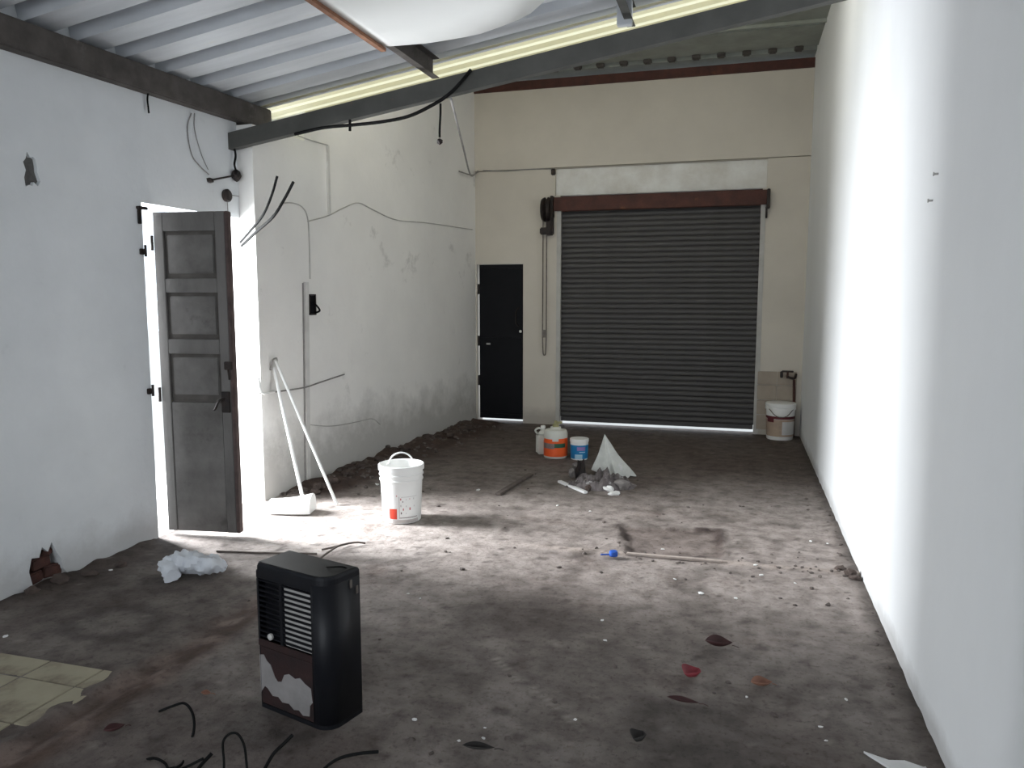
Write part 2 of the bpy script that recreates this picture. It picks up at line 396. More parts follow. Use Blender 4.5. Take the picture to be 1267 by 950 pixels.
# near left wall (u = Y, v = Z), doorway notch at its far end, broken hole at its foot, chipped spot above
hole_foot = [(2.985, .0), (2.965, .10), (2.985, .165), (3.03, .155), (3.05, .205), (3.085, .17), (3.11, .215), (3.135, .15), (3.16, .11), (3.17, .05), (3.21, .0)]
chip = jag(3.14, 2.135, .040, .085, 16, 3.3, .45)
outline = [(-2.6, -.02), (2.985, -.02)] + hole_foot + [(3.21, -.02), (3.885, -.02), (3.885, 2.065), (4.84, 2.065), (4.84, 2.74), (-2.6, 2.74)]
bm = B(); prism(bm, outline, [chip], lambda u, v, d: (d, u, v), XL, XL-.07)
prism(bm, [(-2.6, -.02), (3.885, -.02), (3.885, 2.065), (4.84, 2.065), (4.84, 2.74), (-2.6, 2.74)], [], lambda u, v, d: (d, u, v), XL-.0705, XL-.2)
prism(bm, [(-2.6, 2.70), (5.44, 2.70), (5.44, 3.03), (-2.6, 3.03)], [], lambda u, v, d: (d, u, v), XL-.06, XL-.2)
WL = struct('wall_left', bm, M['wall'], 'white plastered wall with a doorway and a broken hole at its foot')
bm = B(); prism(bm, jag(3.14, 2.135, .07, .12, 12, 3.3), [], lambda u, v, d: (d, u, v), XL-.02, XL-.06)
obj('exposed_mortar', bm, M['cavity'], WL)
for (y, z, sy, sz, r) in ((3.02, .045, .10, .06, .1), (3.13, .05, .11, .065, -.12), (3.06, .115, .12, .06, .06), (3.10, .165, .07, .04, -.2)):
    b = B(); box(b, (0, 0, 0), (.05, sy, sz), bev=.008); o = obj('brick', b, M['brick'], WL); o.location = (XL-.045, y, z); o.rotation_euler = (r, 0, r*.5)
# far left wall, a few degrees askew and standing a little proud at the doorway
def LWP(u, v, d): return L0+LD*u+LN*d+Vector((0, 0, v))
LEN = (L1-L0).length
sock = jag(0, 0, .02, .055, 10, 1.2, .15); sp = lw(386, 378); su = (sp-L0).dot(LD); sock = [(su+a, sp.z+b) for a, b in sock]
bm = B(); prism(bm, [(0, -.02), (LEN+.2, -.02), (LEN+.2, 4.0), (.62, 4.0), (.62, 2.71), (0, 2.71)], [sock], LWP, 0, -.05)
prism(bm, [(0, -.02), (LEN+.2, -.02), (LEN+.2, 4.0), (.62, 4.0), (.62, 2.71), (0, 2.71)], [], LWP, -.0505, -.34)
WLF = struct('wall_left_far', bm, M['wallL'], 'grey white plastered wall with peeling and dirt along its foot')
# right wall
bm = B(); prism(bm, [(-2.6, -.02), (9.0, -.02), (9.0, 4.03), (-2.6, 4.03)], [], lambda u, v, d: (d, u, v), XR, XR+.2)
WR = struct('wall_right', bm, M['wallR'], 'long white plastered wall with a bright band of daylight')
# back wall: lower part with black door and shutter openings, upper part a finger proud of it
bm = B()
prism(bm, [(-3.4, -.02), (-3.015, -.02), (-3.015, 1.895), (-2.44, 1.895), (-2.44, -.02), (-2.0, -.02), (-2.0, 2.66), (-2.06, 2.66), (-2.06, 2.965), (.25, 2.965), (.25, 2.66), (.21, 2.66), (.21, -.02), (.9, -.02), (.9, 2.968), (-3.4, 2.968)], [], lambda u, v, d: (u, d, v), YF, YF+.2)
prism(bm, [(-3.4, 2.975), (.9, 2.975), (.9, 3.86), (-3.4, 3.86)], [], lambda u, v, d: (u, d, v), YF-.012, YF+.2)
WB = struct('wall_back', bm, M['wallF'], 'beige plastered end wall with a seam above the shutter')
bm = B(); box(bm, (-.905, YF+.12, 2.82), (2.40, .14, .31)); o = obj('lintel', bm, M['lintel'], WB); o['label'] = 'flaking whitewashed lintel'
# front wall behind the camera with a wide open gateway
bm = B(); prism(bm, [(-3.7, -.02), (-3.0, -.02), (-3.0, 2.5), (.3, 2.5), (.3, -.02), (.9, -.02), (.9, 3.6), (-3.7, 3.6)], [], lambda u, v, d: (u, d, v), -2.5, -2.7)
struct('wall_front', bm, M['wall'], 'white wall with a wide open gateway')
# tan tiles on the end wall by the right corner
for i, (xa, xb) in enumerate(((.225, .425), (.43, .63))):
    for j in range(4):
        za, zb = .06+.165*j, .06+.165*j+.16
        if j == 3: zb = .70
        b = B(); box(b, ((xa+xb)/2, YF-.006, (za+zb)/2), (xb-xa, .012, zb-za), bev=.002); obj('wall_tile', b, M['walltile'], WB)

# ------------------------------------------------------------------ roof
SL = .152
def rz(x): return 2.88+SL*(x-XL)
def ribs(u0, u1, per, hgt, pan, ramp_):
    pts = []; u = u0
    while u < u1-1e-6:
        for du, h in ((0, 0), (pan, 0), (pan+ramp_, hgt), (per-ramp_, hgt)):
            if u+du <= u1+1e-6: pts.append((u+du, h))
        u += per
    pts.append((u1, pts[-1][1] if abs(pts[-1][0]-u1) > 1e-6 else pts[-1][1])); return pts
def sheet(name, prof, f, v0, v1, m, parent, th=.0015, nv=1):
    b = B(); rows = []
    for k in range(nv+1):
        v = v0+(v1-v0)*k/nv; rows.append([b.verts.new(f(u, v, h)) for u, h in prof])
    for k in range(nv):
        for i in range(len(prof)-1): b.faces.new((rows[k][i], rows[k][i+1], rows[k+1][i+1], rows[k+1][i]))
    top = []
    o = obj(name, b, m, parent); md = o.modifiers.new('thickness', 'SOLIDIFY'); md.thickness = th; md.offset = 1
    return o
ROOF = setting('ceiling', 'corrugated metal roof sheets seen from below')
f_low = lambda u, v, h: (v, u, rz(v)+h)
PER = .32
ystart = 5.10-PER*3
k = 0
while ystart > -2.9:
    o = sheet('roof_sheet', ribs(ystart, ystart+PER*3+.04, PER, .105, .175, .022), lambda u, v, h, kk=k: (v, u, rz(v)+h+.002*(kk % 2)), -3.75, .70, M['zinc'], ROOF)
    ystart -= PER*3; k += 1
o = sheet('translucent_sheet', ribs(5.06, 5.62, .14, .04, .05, .03), f_low, -3.6, .70, M['fibre'], ROOF); o['label'] = 'yellowed translucent fibreglass sheet'
YB = [5.5, 6.25, 7.02, 7.80, 8.55, 9.1]
for q in range(5):
    y0, y1 = YB[q], YB[q+1]
    prof = [(y0, .07), (y0+.05, .07), (y0+.07, 0), (y1-.07, 0), (y1-.05, .07), (y1+.01, .07)]
    sheet('roof_sheet', prof, lambda u, v, h: (v, u, 3.985+h), -3.6, .72, M['zincold'], ROOF)
b = B(); box(b, (0, 0, 0), (.085, .10, .05), bev=.012); bme = bpy.data.meshes.new('roof_clip'); b.to_mesh(bme); b.free(); bme.materials.append(M['oldbeam'])
for q in range(15): share('roof_clip', bme, ROOF, (-3.0+.25*q, 8.50, 3.975))
# unseen clerestory strip between the roofs, added to light the far end
sheet('translucent_sheet', ribs(-3.6, .72, .14, .03, .06, .02), lambda u, v, h: (u, 5.52+h, rz(u)+.05+(3.97-rz(u))*v), 0, 1, M['fibre'], ROOF)
def channel(bm, a, b_, hgt, wid, up=Vector((0, 0, 1)), th=.006, open_side=1):
    a, b_ = Vector(a), Vector(b_); d = (b_-a).normalized(); s = d.cross(up).normalized()*open_side; n = s.cross(d).normalized()*open_side
    if n.z < 0: n = -n
    prof = [(0, 0), (wid, 0), (wid, th), (th, th), (th, hgt-th), (wid, hgt-th), (wid, hgt), (0, hgt)]
    A = [bm.verts.new(a+s*p+n*q) for p, q in prof]; Z = [bm.verts.new(b_+s*p+n*q) for p, q in prof]
    for i in range(8): bm.faces.new((A[i], A[(i+1) % 8], Z[(i+1) % 8], Z[i]))
    for q in ((0, 1, 2, 3), (0, 3, 4, 7), (4, 5, 6, 7)):
        bm.faces.new([A[i] for i in q]); bm.faces.new([Z[i] for i in q[::-1]])
    return bm
RY = 4.74
def rb(x): return 2.527+SL*(x-XL)        # underside of rafter
bm = B(); channel(bm, (-3.46, RY, rb(-3.46)), (XR+.02, RY, rb(XR+.02)), .112, .06, open_side=-1)
o = struct('roof_rafter', bm, M['steel'], 'grey steel rafter crossing the shed below the roof')
bm = B(); q = B(); box(q, (0, 0, 0), (.12, 8.1, .15), bev=.008); bmesh.ops.rotate(q, cent=(0, 0, 0), matrix=Matrix.Rotation(.022, 3, 'X'), verts=q.verts); bmesh.ops.translate(q, vec=(-3.44, 1.13, 2.722), verts=q.verts); merge(bm, q)
struct('wall_plate', bm, M['oldbeam'], 'dark weathered beam along the top of the left wall')
bm = B(); channel(bm, (-2.11, -2.4, rz(-2.11)-.135), (-2.03, 5.02, rz(-2.03)-.13), .13, .05)
P2 = struct('purlin', bm, M['oldbeam'], 'dark purlin with a rusty lower edge')
bm = B(); box(bm, (-2.062, 1.2, rz(-2.06)-.150), (.032, 6.2, .02), rz=-.006); obj('rusty_edge', bm, M['rustedge'], P2)
bm = B(); channel(bm, (-.72, -2.5, rz(-.72)-.125), (-.72, 5.02, rz(-.72)-.12), .12, .05)
struct('purlin', bm, M['steel'], 'grey steel purlin near the right wall')
bm = B(); box(bm, (-.72, 4.90, rz(-.72)-.075), (.09, .05, .15), bev=.004); struct('purlin_cleat', bm, M['zinc'], 'zinc cleat joining purlin and rafter')
bm = B(); box(bm, (-1.2, YF+.06, 3.905), (4.0, .18, .10), bev=.006); struct('trim_1', bm, M['rust'], 'rust brown plate along the top of the end wall')
bm = B(); box(bm, (-1.3, 7.72, 3.97), (4.3, .035, .03), bev=.004); struct('purlin', bm, M['zincold'], 'thin grey purlin under the far roof')
# white ceiling board, its far edge sagging
bm = B(); nu, nv = 14, 12; rows = []
edge = [(0, 4.27), (.25, 4.36), (.55, 4.41), (.85, 4.36), (1.0, 4.22), (1.12, 4.05)]
def far_edge(x):
    for (a, ya), (b_, yb) in zip(edge, edge[1:]):
        if a <= x <= b_: return ya+(yb-ya)*(x-a)/(b_-a)
    return edge[-1][1]
for i in range(nu+1):
    x = 1.12*i/nu; X = -2.04+x; ye = far_edge(x)+.0
    rows.append([bm.verts.new((X, .9+(ye-.9)*j/nv, rz(X)-.145-.02*math.sin(math.pi*i/nu)*(j/nv)**3)) for j in range(nv+1)])
for i in range(nu):
    for j in range(nv): bm.faces.new((rows[i][j], rows[i+1][j], rows[i+1][j+1], rows[i][j+1]))
o = obj('ceiling_board', bm, M['board'], None, True); md = o.modifiers.new('thickness', 'SOLIDIFY'); md.thickness = .012; md.offset = 1
tag(o, 'white ceiling board fixed under the purlins beside the rusty edge', 'board')

# ------------------------------------------------------------------ yard door leaf
HX, HY = -3.435, 3.955; TX, TY = -2.955, 4.025
ang = math.atan2(TY-HY, TX-HX); LWID = math.hypot(TX-HX, TY-HY); LH = 1.985
DR = setting('door_1', 'grey weathered wooden door leaf standing open into the shed'); DR.location = (HX, HY, .03); DR.rotation_euler = (0, 0, ang)
DT = .04
def dbox(name, x0, x1, z0, z1, y0, y1, m, bev=.003, parent=DR):
    b = B(); box(b, ((x0+x1)/2, (y0+y1)/2, (z0+z1)/2), (x1-x0, y1-y0, z1-z0), bev=bev); return obj(name, b, m, parent)
S0, S1 = .062, LWID-.085
zr = [LH-.115, LH-.115-.285, LH-.485, LH-.485-.285, LH-.86, LH-.86-.285]     # panel tops / bottoms
dbox('stile', 0, S0, 0, LH, 0, DT, M['doorwood']); dbox('stile', S1, LWID-.022, 0, LH, 0, DT, M['doorwood'])
dbox('rail', S0, S1, zr[0], LH, 0, DT, M['doorwood'])
dbox('rail', S0, S1, zr[2], zr[1], 0, DT, M['doorwood']); dbox('rail', S0, S1, zr[4], zr[3], 0, DT, M['doorwood'])
for a, b_ in ((0, 1), (2, 3), (4, 5)):
    p = dbox('door_panel', S0, S1, zr[b_], zr[a], .018, .030, M['groove'])
    q = dbox('raised_field', S0+.018, S1-.018, zr[b_]+.03, zr[a]-.022, .008, .019, M['doorpanel'], .005, p)
dbox('door_panel', S0, S1, 0, zr[5]-.018, .004, .034, M['doorpanel'])
dbox('groove', S0, S1, zr[5]-.018, zr[5], .018, .03, M['groove'])
e = dbox('edge_strip', LWID-.022, LWID, 0, LH, -.004, DT+.004, M['doorrust'], .004); e['label'] = 'rusty brown edge strip'
for z in (.87, 1.80):
    b = B(); tube(b, [(-.010, -.004, z-.045), (-.010, -.004, z+.045)], .010, 8); h = obj('hinge', b, M['blackiron'], DR)
b = B(); box(b, (LWID-.055, -.008, .83), (.055, .012, .13), bev=.003); box(b, (LWID-.075, -.018, .845), (.012, .02, .012)); tube(b, curve([(LWID-.06, -.014, .85), (LWID-.075, -.05, .845), (LWID-.10, -.05, .80), (LWID-.115, -.045, .785)]), .007, 6)
obj('latch', b, M['blackiron'], DR)
b = B(); box(b, (LWID-.03, -.008, 1.055), (.05, .014, .05), bev=.003); tube(b, [(LWID-.03, -.012, 1.03), (LWID-.02, -.02, .97)], .006, 6); obj('bolt', b, M['blackiron'], DR)
# hinge pins left in the wall beside the opening
for (x, y, lab) in ((184, 263, 'small black iron bracket above the door on the left wall'), (184, 312, 'black hinge pin on the door jamb, the upper one'), (190, 483, 'black hinge pin on the door jamb, the lower one')):
    p = nw(x, y); p.y = min(p.y, 3.875); b = B()
    if y == 263: box(b, (.012, 0, .02), (.03, .07, .018), bev=.003); box(b, (.010, -.02, -.03), (.02, .02, .09), bev=.003)
    else: box(b, (.008, -.012, 0), (.02, .03, .035), bev=.003); tube(b, [(.022, .0, -.03), (.022, .0, .04)], .008, 8)
    o = obj('hinge_bracket', b, M['blackiron']); o.location = (XL, p.y, p.z); tag(o, lab, 'bracket', 'door ironwork')

# ------------------------------------------------------------------ black door in the end wall
D2 = setting('door_2', 'narrow black metal door in the end wall'); D2.location = (-3.0, YF+.03, 0)
b = B(); box(b, (.278, .02, .965), (.545, .035, 1.85), bev=.003); obj('door_leaf', b, M['black'], D2)
for a, w_ in ((.278, .52),):
    for z in (.08, 1.0, 1.86):
        b = B(); box(b, (a, -.002, z), (w_, .012, .04), bev=.002); obj('rail', b, M['black'], D2)
b = B(); box(b, (.575, .02, .95), (.03, .05, 1.9)); obj('door_jamb', b, M['black'], D2)
b = B(); lathe(b, [(.006, 0), (.014, .01), (.017, .02), (.012, .032), (.001, .036)], 12, capb=True); o = obj('knob', b, M['pvc'], D2, True); o.rotation_euler = (math.pi/2, 0, 0); o.location = (.525, 0, 1.10); o['label'] = 'pale knob'
b = B(); box(b, (.12, -.006, .945), (.05, .016, .02), bev=.003); o = obj('bolt', b, M['rail'], D2); o['label'] = 'pale bolt'
b = B(); tube(b, curve([(.50, -.004, 1.38), (.47, -.02, 1.33), (.47, -.02, 1.2), (.5, -.004, 1.16)]), .008, 6); obj('handle', b, M['blackiron'], D2)
for z in (.5, .98, 1.6):
    b = B(); box(b, (-.004, .01, z), (.02, .03, .12)); obj('hinge', b, M['blackiron'], D2)

# ------------------------------------------------------------------ roller shutter
RS = thing('roller_shutter', 'closed dark grey roller shutter filling the wide doorway', 'shutter', (-.895, YF+.06, 0))
b = B(); prof = [(0, 0), (-.004, .004), (-.013, .014), (-.0155, .029), (-.013, .044), (-.004, .054), (0, .058), (.004, .056), (-.006, .044), (-.009, .029), (-.006, .014), (.004, .002)]
A = [b.verts.new((-1.10, y, z)) for y, z in prof]; Z = [b.verts.new((1.10, y, z)) for y, z in prof]
for i in range(len(prof)): b.faces.new((A[i], A[(i+1) % len(prof)], Z[(i+1) % len(prof)], Z[i]))
sme = bpy.data.meshes.new('slat'); bmesh.ops.recalc_face_normals(b, faces=b.faces[:]); b.to_mesh(sme); b.free(); sme.materials.append(M['roller'])
for i in range(43): share('slat', sme, RS, (0, 0, .095+i*.058), (0, 0, 0))
b = B(); box(b, (0, -.005, .07), (2.18, .03, .05), bev=.003); obj('bottom_bar', b, M['roller'], RS)
b = B(); tube(b, [(-1.14, .01, 2.57), (1.15, .01, 2.57)], .09, 20); o = obj('barrel', b, M['rust'], RS, True)
b = B(); box(b, (0, -.10, 2.56), (2.36, .012, .155), bev=.003); o = obj('hood', b, M['rust'], RS); o['label'] = 'rusty brown hood plate'
for s in (-1, 1):
    b = B(); box(b, (s*1.118, -.045, 1.25), (.05, .05, 2.5), bev=.004); obj('guide_rail', b, M['rail'], RS)
b = B(); box(b, (1.165, -.09, 2.54), (.035, .14, .20), bev=.006); box(b, (1.15, -.10, 2.40), (.02, .05, .12), bev=.004); obj('end_bracket', b, M['blackiron'], RS)
b = B(); lathe(b, [(.001, -.05), (.125, -.05), (.14, -.02), (.11, 0), (.14, .02), (.125, .05), (.001, .05)], 20, capb=False)
o = obj('chain_wheel', b, M['blackiron'], RS, True); o.rotation_euler = (0, math.pi/2, 0); o.location = (-1.245, -.13, 2.50)
b = B(); box(b, (-1.185, -.09, 2.53), (.03, .16, .24), bev=.006); box(b, (-1.21, -.12, 2.33), (.08, .08, .24), bev=.012); box(b, (-1.275, -.12, 2.26), (.10, .07, .08), bev=.012); obj('end_bracket', b, M['blackiron'], RS)
for dx in (-.022, .022):
    b = B(); tube(b, [(-1.27+dx, -.12, 2.5), (-1.27+dx, -.12, 1.0 if dx < 0 else 1.05)], .007, 6); obj('hand_chain', b, M['chain'], RS)
b = B(); tube(b, curve([(-1.292, -.12, 1.0), (-1.285, -.12, .86), (-1.27, -.12, .83), (-1.255, -.12, .86), (-1.248, -.12, 1.05)]), .007, 6); box(b, (-1.27, -.12, 1.08), (.05, .03, .09), bev=.006); obj('chain_loop', b, M['chain'], RS)

# ------------------------------------------------------------------ heater
t = thing('gas_heater', 'black rusty heater cabinet standing alone on the concrete floor', 'heater', (-1.652, 2.325, 0), math.radians(-15.5))
W_, D_, H_ = .355, .165, .55
def plan():
    pts = [(.012, 0), (W_-.06, 0)]
    for k in range(1, 8):
        a = -math.pi/2+math.pi/2*k/7; pts.append((W_-.06+.06*math.cos(a), .06+.06*math.sin(a)))
    return pts
FR = W_-.075
# outer shell: right side, back and left side
b = B(); pl = [(FR, 0)] + plan()[1:] + [(W_, D_), (0, D_), (0, .012), (.012, 0)]
for z0, z1 in ((.015, H_-.03),):
    o_ = [b.verts.new((x, y, z0)) for x, y in pl]; u_ = [b.verts.new((x, y, z1)) for x, y in pl]
    i_ = [b.verts.new((x+(.004 if x < .1 else -.004), y+(-.004 if y > .1 else .004), z0)) for x, y in pl]
    for i in range(len(pl)-1): b.faces.new((o_[i], o_[i+1], u_[i+1], u_[i]))
o = obj('casing', b, M['heater'], t, True); md = o.modifiers.new('thickness', 'SOLIDIFY'); md.thickness = .003; md.offset = -1
# top with rounded rim
b = B(); full = [(0, .012), (.012, 0)] + plan()[1:] + [(W_, D_), (0, D_)]
cx_, cy_ = W_/2, D_/2; rings = []
for ins, z in ((0, H_-.03), (.0005, H_-.012), (.004, H_-.003), (.010, H_)):
    rings.append([b.verts.new((cx_+(x-cx_)*(1-ins/cx_), cy_+(y-cy_)*(1-ins/cy_), z)) for x, y in full])
for r0, r1 in zip(rings, rings[1:]):
    for i in range(len(full)): b.faces.new((r0[i], r0[(i+1) % len(full)], r1[(i+1) % len(full)], r1[i]))
b.faces.new(rings[-1]); o = obj('top', b, M['heater'], t)
# base plate
b = B(); prism(b, full, [], lambda u, v, d: (u, v, d), .0, .016); obj('base', b, M['heater'], t)
# front: frame strips round the grille, then the scorched lower panel
def hb(name, x0, x1, z0, z1, y0, y1, m, parent=t, bev=.002):
    q = B(); box(q, ((x0+x1)/2, (y0+y1)/2, (z0+z1)/2), (x1-x0, y1-y0, z1-z0), bev=bev); return obj(name, q, m, parent)
GZ0, GZ1 = .262, .492
hb('front_frame', .004, FR+.002, GZ1, H_-.028, 0, .006, M['heater'])
hb('front_frame', .004, .014, GZ0, GZ1, 0, .006, M['heater'])
hb('front_frame', .004, FR+.002, .236, GZ0, 0, .006, M['heaterrust'])
hb('front_divider', .118, .136, GZ0, GZ1, .002, .010, M['heater'])
gb = hb('reflector', .136, FR, GZ0, GZ1, .0115, .015, M['heaterplate']); gb['label'] = 'pale inner plate behind the slats'
hb('grille_back', .014, .118, GZ0, GZ1, .030, .034, M['heater'])
gs = B(); box(gs, (0, 0, 0), (FR-.012, .007, .0068), bev=.001); gme = bpy.data.meshes.new('grille_slat')
gs.to_mesh(gme); gs.free(); gme.materials.append(M['heater'])
for k in range(12): share('grille_slat', gme, t, ((FR+.012)/2, .007, GZ0+.012+k*(GZ1-GZ0-.02)/11), (math.radians(12), 0, 0))
hb('lower_panel', .006, FR+.002, .016, .236, .002, .008, M['heaterrust'])
b = B(); prism(b, [(.008, .055), (.007, .20), (.03, .205), (.045, .185), (.065, .175), (.085, .135), (.10, .12), (.12, .125), (.135, .155), (.16, .165), (.19, .155), (.215, .165), (.24, .15), (.268, .14), (.275, .09), (.262, .075), (.258, .035), (.225, .028), (.205, .042), (.18, .036), (.155, .052), (.12, .047), (.10, .062), (.07, .058), (.045, .08), (.03, .085)], [], lambda u, v, d: (u, d, v), .0008, .004)
o = obj('pale_patch', b, M['heaterpale'], t); o['label'] = 'ragged pale scorched patch on the lower panel'
b = B(); lathe(b, [(.012, 0), (.012, .008), (.006, .012)], 12, capt=True); o = obj('knob', b, M['rail'], t, True); o.rotation_euler = (math.pi/2, 0, 0); o.location = (.075, .001, .285); o['label'] = 'small grey knob'
b = B(); box(b, (W_+.001, .12, .50), (.005, .012, .03), bev=.002); box(b, (W_+.001, .15, .47), (.005, .012, .03), bev=.002); obj('side_bracket', b, M['chain'], t)
b = B(); tube(b, curve([(W_-.10, .10, H_-.004), (W_-.06, .09, H_+.008), (W_-.03, .12, H_+.004), (W_-.012, .14, H_-.02)]), .003, 6); obj('loose_wire', b, M['wire'], t)

# ------------------------------------------------------------------ white pail by the door
p = fl(493, 645)
t = thing('plastic_pail', 'white plastic pail with red print and raised handle on bright floor', 'bucket', (p.x, p.y+.06, 0), math.radians(-66))
rf = lambda z: .128+.017*z/.38
b = B(); lathe(b, [(rf(0)-.006, 0), (rf(0), .006), (rf(.28), .28), (rf(.285)+.006, .283), (rf(.285)+.006, .291), (rf(.3), .294), (rf(.315), .315), (rf(.315)+.007, .318), (rf(.315)+.007, .326), (rf(.33), .329), (rf(.35), .35), (rf(.35)+.010, .353), (rf(.35)+.010, .385), (rf(.35)+.004, .388), (rf(.35)-.002, .385), (rf(.3)-.004, .30), (rf(0)-.004, .01), (.001, .008)], 44)
PB = obj('pail_body', b, M['whiteplastic'], t, True)
b = B(); R0 = .158
pts = [Vector((0, -R0, .33))]+[Vector((.0, -.080*math.cos(math.pi*k/14) if 0 < k < 14 else (-.085 if k == 0 else .085), .385+.075*math.sin(math.pi*k/14))) for k in range(0, 15)]+[Vector((0, R0, .33))]
tube(b, curve(pts[1:-1], 3), .0055, 8); o = obj('bail_handle', b, M['whiteplastic'], t, True)
for s in (-1, 1):
    b = B(); box(b, (0, s*.085, .380), (.02, .025, .02), bev=.004); obj('handle_ear', b, M['whiteplastic'], t)
# front of pail faces local +X
def lab(bmats, th0, th1, z0, z1, name, m, off=.0012):
    b = B(); patch(b, rf, math.radians(th0), math.radians(th1), z0, z1, off); return obj(name, b, M[m], PB)
lab(0, -38, -14, .035, .105, 'red_print', 'red')
lab(0, -2, 46, .185, .188, 'label_line', 'greyprint'); lab(0, -8, -6, .05, .19, 'label_line', 'greyprint'); lab(0, -8, 50, .042, .046, 'label_line', 'dkprint')
for (a, z, s, m) in ((-4, .165, .014, 'pinkprint'), (2, .150, .010, 'dkprint'), (12, .165, .008, 'greyprint'), (22, .168, .008, 'pinkprint'), (34, .165, .012, 'greyprint'), (-4, .12, .014, 'greyprint'), (3, .095, .014, 'pinkprint'), (12, .118, .010, 'greyprint'), (22, .095, .018, 'pinkprint'), (-3, .07, .014, 'dkprint'), (12, .07, .008, 'greyprint'), (-50, .075, .010, 'pinkprint'), (-52, .055, .008, 'pinkprint'), (36, .115, .01, 'greyprint'), (-15, .19, .01, 'pinkprint')):
    lab(0, a, a+s*220, z, z+s, 'print_mark', m)
lab(0, -30, 55, .008, .03, 'grime_band', 'grime', .0008)

# ------------------------------------------------------------------ orange drum, jug, blue can, bag and debris by the shutter
p = fl(685, 567); cz = 2*math.pi
t = thing('paint_drum', 'round white drum with a bright orange label and green stripe', 'drum', (p.x, p.y+.08, 0), math.radians(-78))
rfo = lambda z: .112
b = B(); lathe(b, [(.106, 0), (.112, .008), (.112, .235), (.106, .25), (.098, .262), (.07, .268), (.05, .272), (.05, .288), (.038, .29)], 36, capt=True); DB = obj('drum_body', b, M['jug'], t, True)
b = B(); patch(b, rfo, math.radians(-178), math.radians(178), .02, .165, .0014, 40, 2); obj('orange_label', b, M['orange'], DB)
b = B(); patch(b, rfo, math.radians(-70), math.radians(-15), .155, .185, .0016, 14, 2); obj('label_flash', b, M['orange'], DB)
b = B(); patch(b, rfo, math.radians(15), math.radians(80), .16, .19, .0016, 14, 2); obj('label_flash', b, M['orange'], DB)
b = B(); patch(b, rfo, math.radians(-75), math.radians(-5), .095, .145, .0022, 14, 2); obj('dark_lettering_block', b, M['dkprint'], DB)
b = B(); patch(b, rfo, math.radians(-5), math.radians(52), .105, .145, .0022, 14, 2); obj('green_lettering_block', b, M['greenprint'], DB)
b = B(); lathe(b, [(.03, .29), (.03, .315), (.016, .32), (.014, .345), (.001, .347)], 16); box(b, (.02, 0, .335), (.07, .02, .016), bev=.004); box(b, (-.02, .035, .325), (.02, .05, .02), bev=.004); obj('cap', b, M['yellow'], t)
p = fl(668, 564)
t = thing('plastic_jug', 'milky plastic jug half hidden behind the orange drum', 'jug', (p.x-.0, p.y+.12, 0), math.radians(25))
b = B(); q = B(); box(q, (0, 0, .10), (.13, .10, .20), bev=.018); merge(b, q); lathe(b, [(.05, .198), (.02, .235), (.02, .255)], 16, capt=True); obj('jug_body', b, M['jug'], t, True)
b = B(); tube(b, curve([(-.055, 0, .195), (-.075, 0, .23), (-.04, 0, .25), (-.01, 0, .235)]), .009, 8); obj('handle', b, M['jug'], t, True)
b = B(); lathe(b, [(.024, .25), (.024, .27), (.02, .274)], 14, capt=True); obj('cap', b, M['whiteplastic'], t)
p = fl(715, 569)
t = thing('paint_can', 'small blue paint tub with a white lid beside the drum', 'paint can', (p.x, p.y+.06, 0), math.radians(-78))
rfb = lambda z: .079+.006*z/.2
b = B(); lathe(b, [(.076, 0), (.079, .005), (rfb(.165), .165), (.088, .167), (.088, .192), (.084, .196)], 32, capt=True); CB = obj('tub', b, M['whiteplastic'], t, True)
b = B(); patch(b, rfb, -math.pi*.99, math.pi*.99, .012, .14, .0012, 40, 2); obj('blue_label', b, M['blue'], CB)
b = B(); patch(b, rfb, math.radians(-30), math.radians(20), .012, .055, .002, 10, 2); obj('label_patch', b, M['sky'], CB)
b = B(); patch(b, rfb, math.radians(-15), math.radians(40), .09, .125, .002, 10, 2); obj('label_patch', b, M['purple'], CB)
b = B(); patch(b, rfb, math.radians(0), math.radians(40), .072, .08, .002, 10, 2); obj('label_line', b, M['sky'], CB)
p = fl(964, 541)
t = thing('paint_bucket', 'white paint bucket with maroon band in the right far corner', 'bucket', (p.x+.0, 8.60, 0), math.radians(-90))
rfc = lambda z: .135+.015*z/.38
b = B(); lathe(b, [(.13, 0), (.135, .006), (rfc(.32), .32), (.157, .322), (.157, .345), (.152, .35), (.158, .355), (.158, .385), (.15, .39)], 36, capt=True); CB = obj('bucket_body', b, M['whiteplastic'], t, True)
b = B(); patch(b, rfc, -2.2, 2.2, .225, .255, .0014, 30, 2); obj('maroon_band', b, M['maroon'], CB)
b = B(); patch(b, rfc, -1.1, -.5, .19, .235, .002, 10, 2); obj('maroon_flash', b, M['maroon'], CB)
b = B(); patch(b, rfc, -1.6, 1.7, .04, .222, .001, 30, 2); obj('tan_label', b, M['tan'], CB)
b = B(); patch(b, rfc, .1, 1.4, .06, .20, .0016, 16, 2); obj('label_panel', b, M['greyprint'], CB)
b = B(); tube(b, curve([(.10, -.12, .33), (.165, -.06, .27), (.178, 0, .255), (.165, .06, .27), (.10, .12, .33)]), .004, 6); obj('bail_handle', b, M['chain'], t)
# tap / pipe stub on the corner tiles
t = thing('water_tap', 'dark rusty tap stub on the tiled corner above the bucket', 'tap', (.53, YF-.012, .655))
b = B(); tube(b, [(0, 0, 0), (0, -.09, 0)], .014, 8); tube(b, [(0, -.06, -.02), (0, -.06, .055)], .011, 8); obj('pipe_stub', b, M['rust'], t)
b = B(); box(b, (0, -.06, .055), (.12, .02, .02), bev=.004); box(b, (-.06, -.05, .02), (.03, .03, .07), bev=.005); obj('tap_handle', b, M['blackiron'], t)
b = B(); tube(b, curve([(0, -.09, 0), (.03, -.11, -.01), (.07, -.10, -.01), (.085, -.07, .03)]), .013, 8); obj('spout', b, M['blackiron'], t)
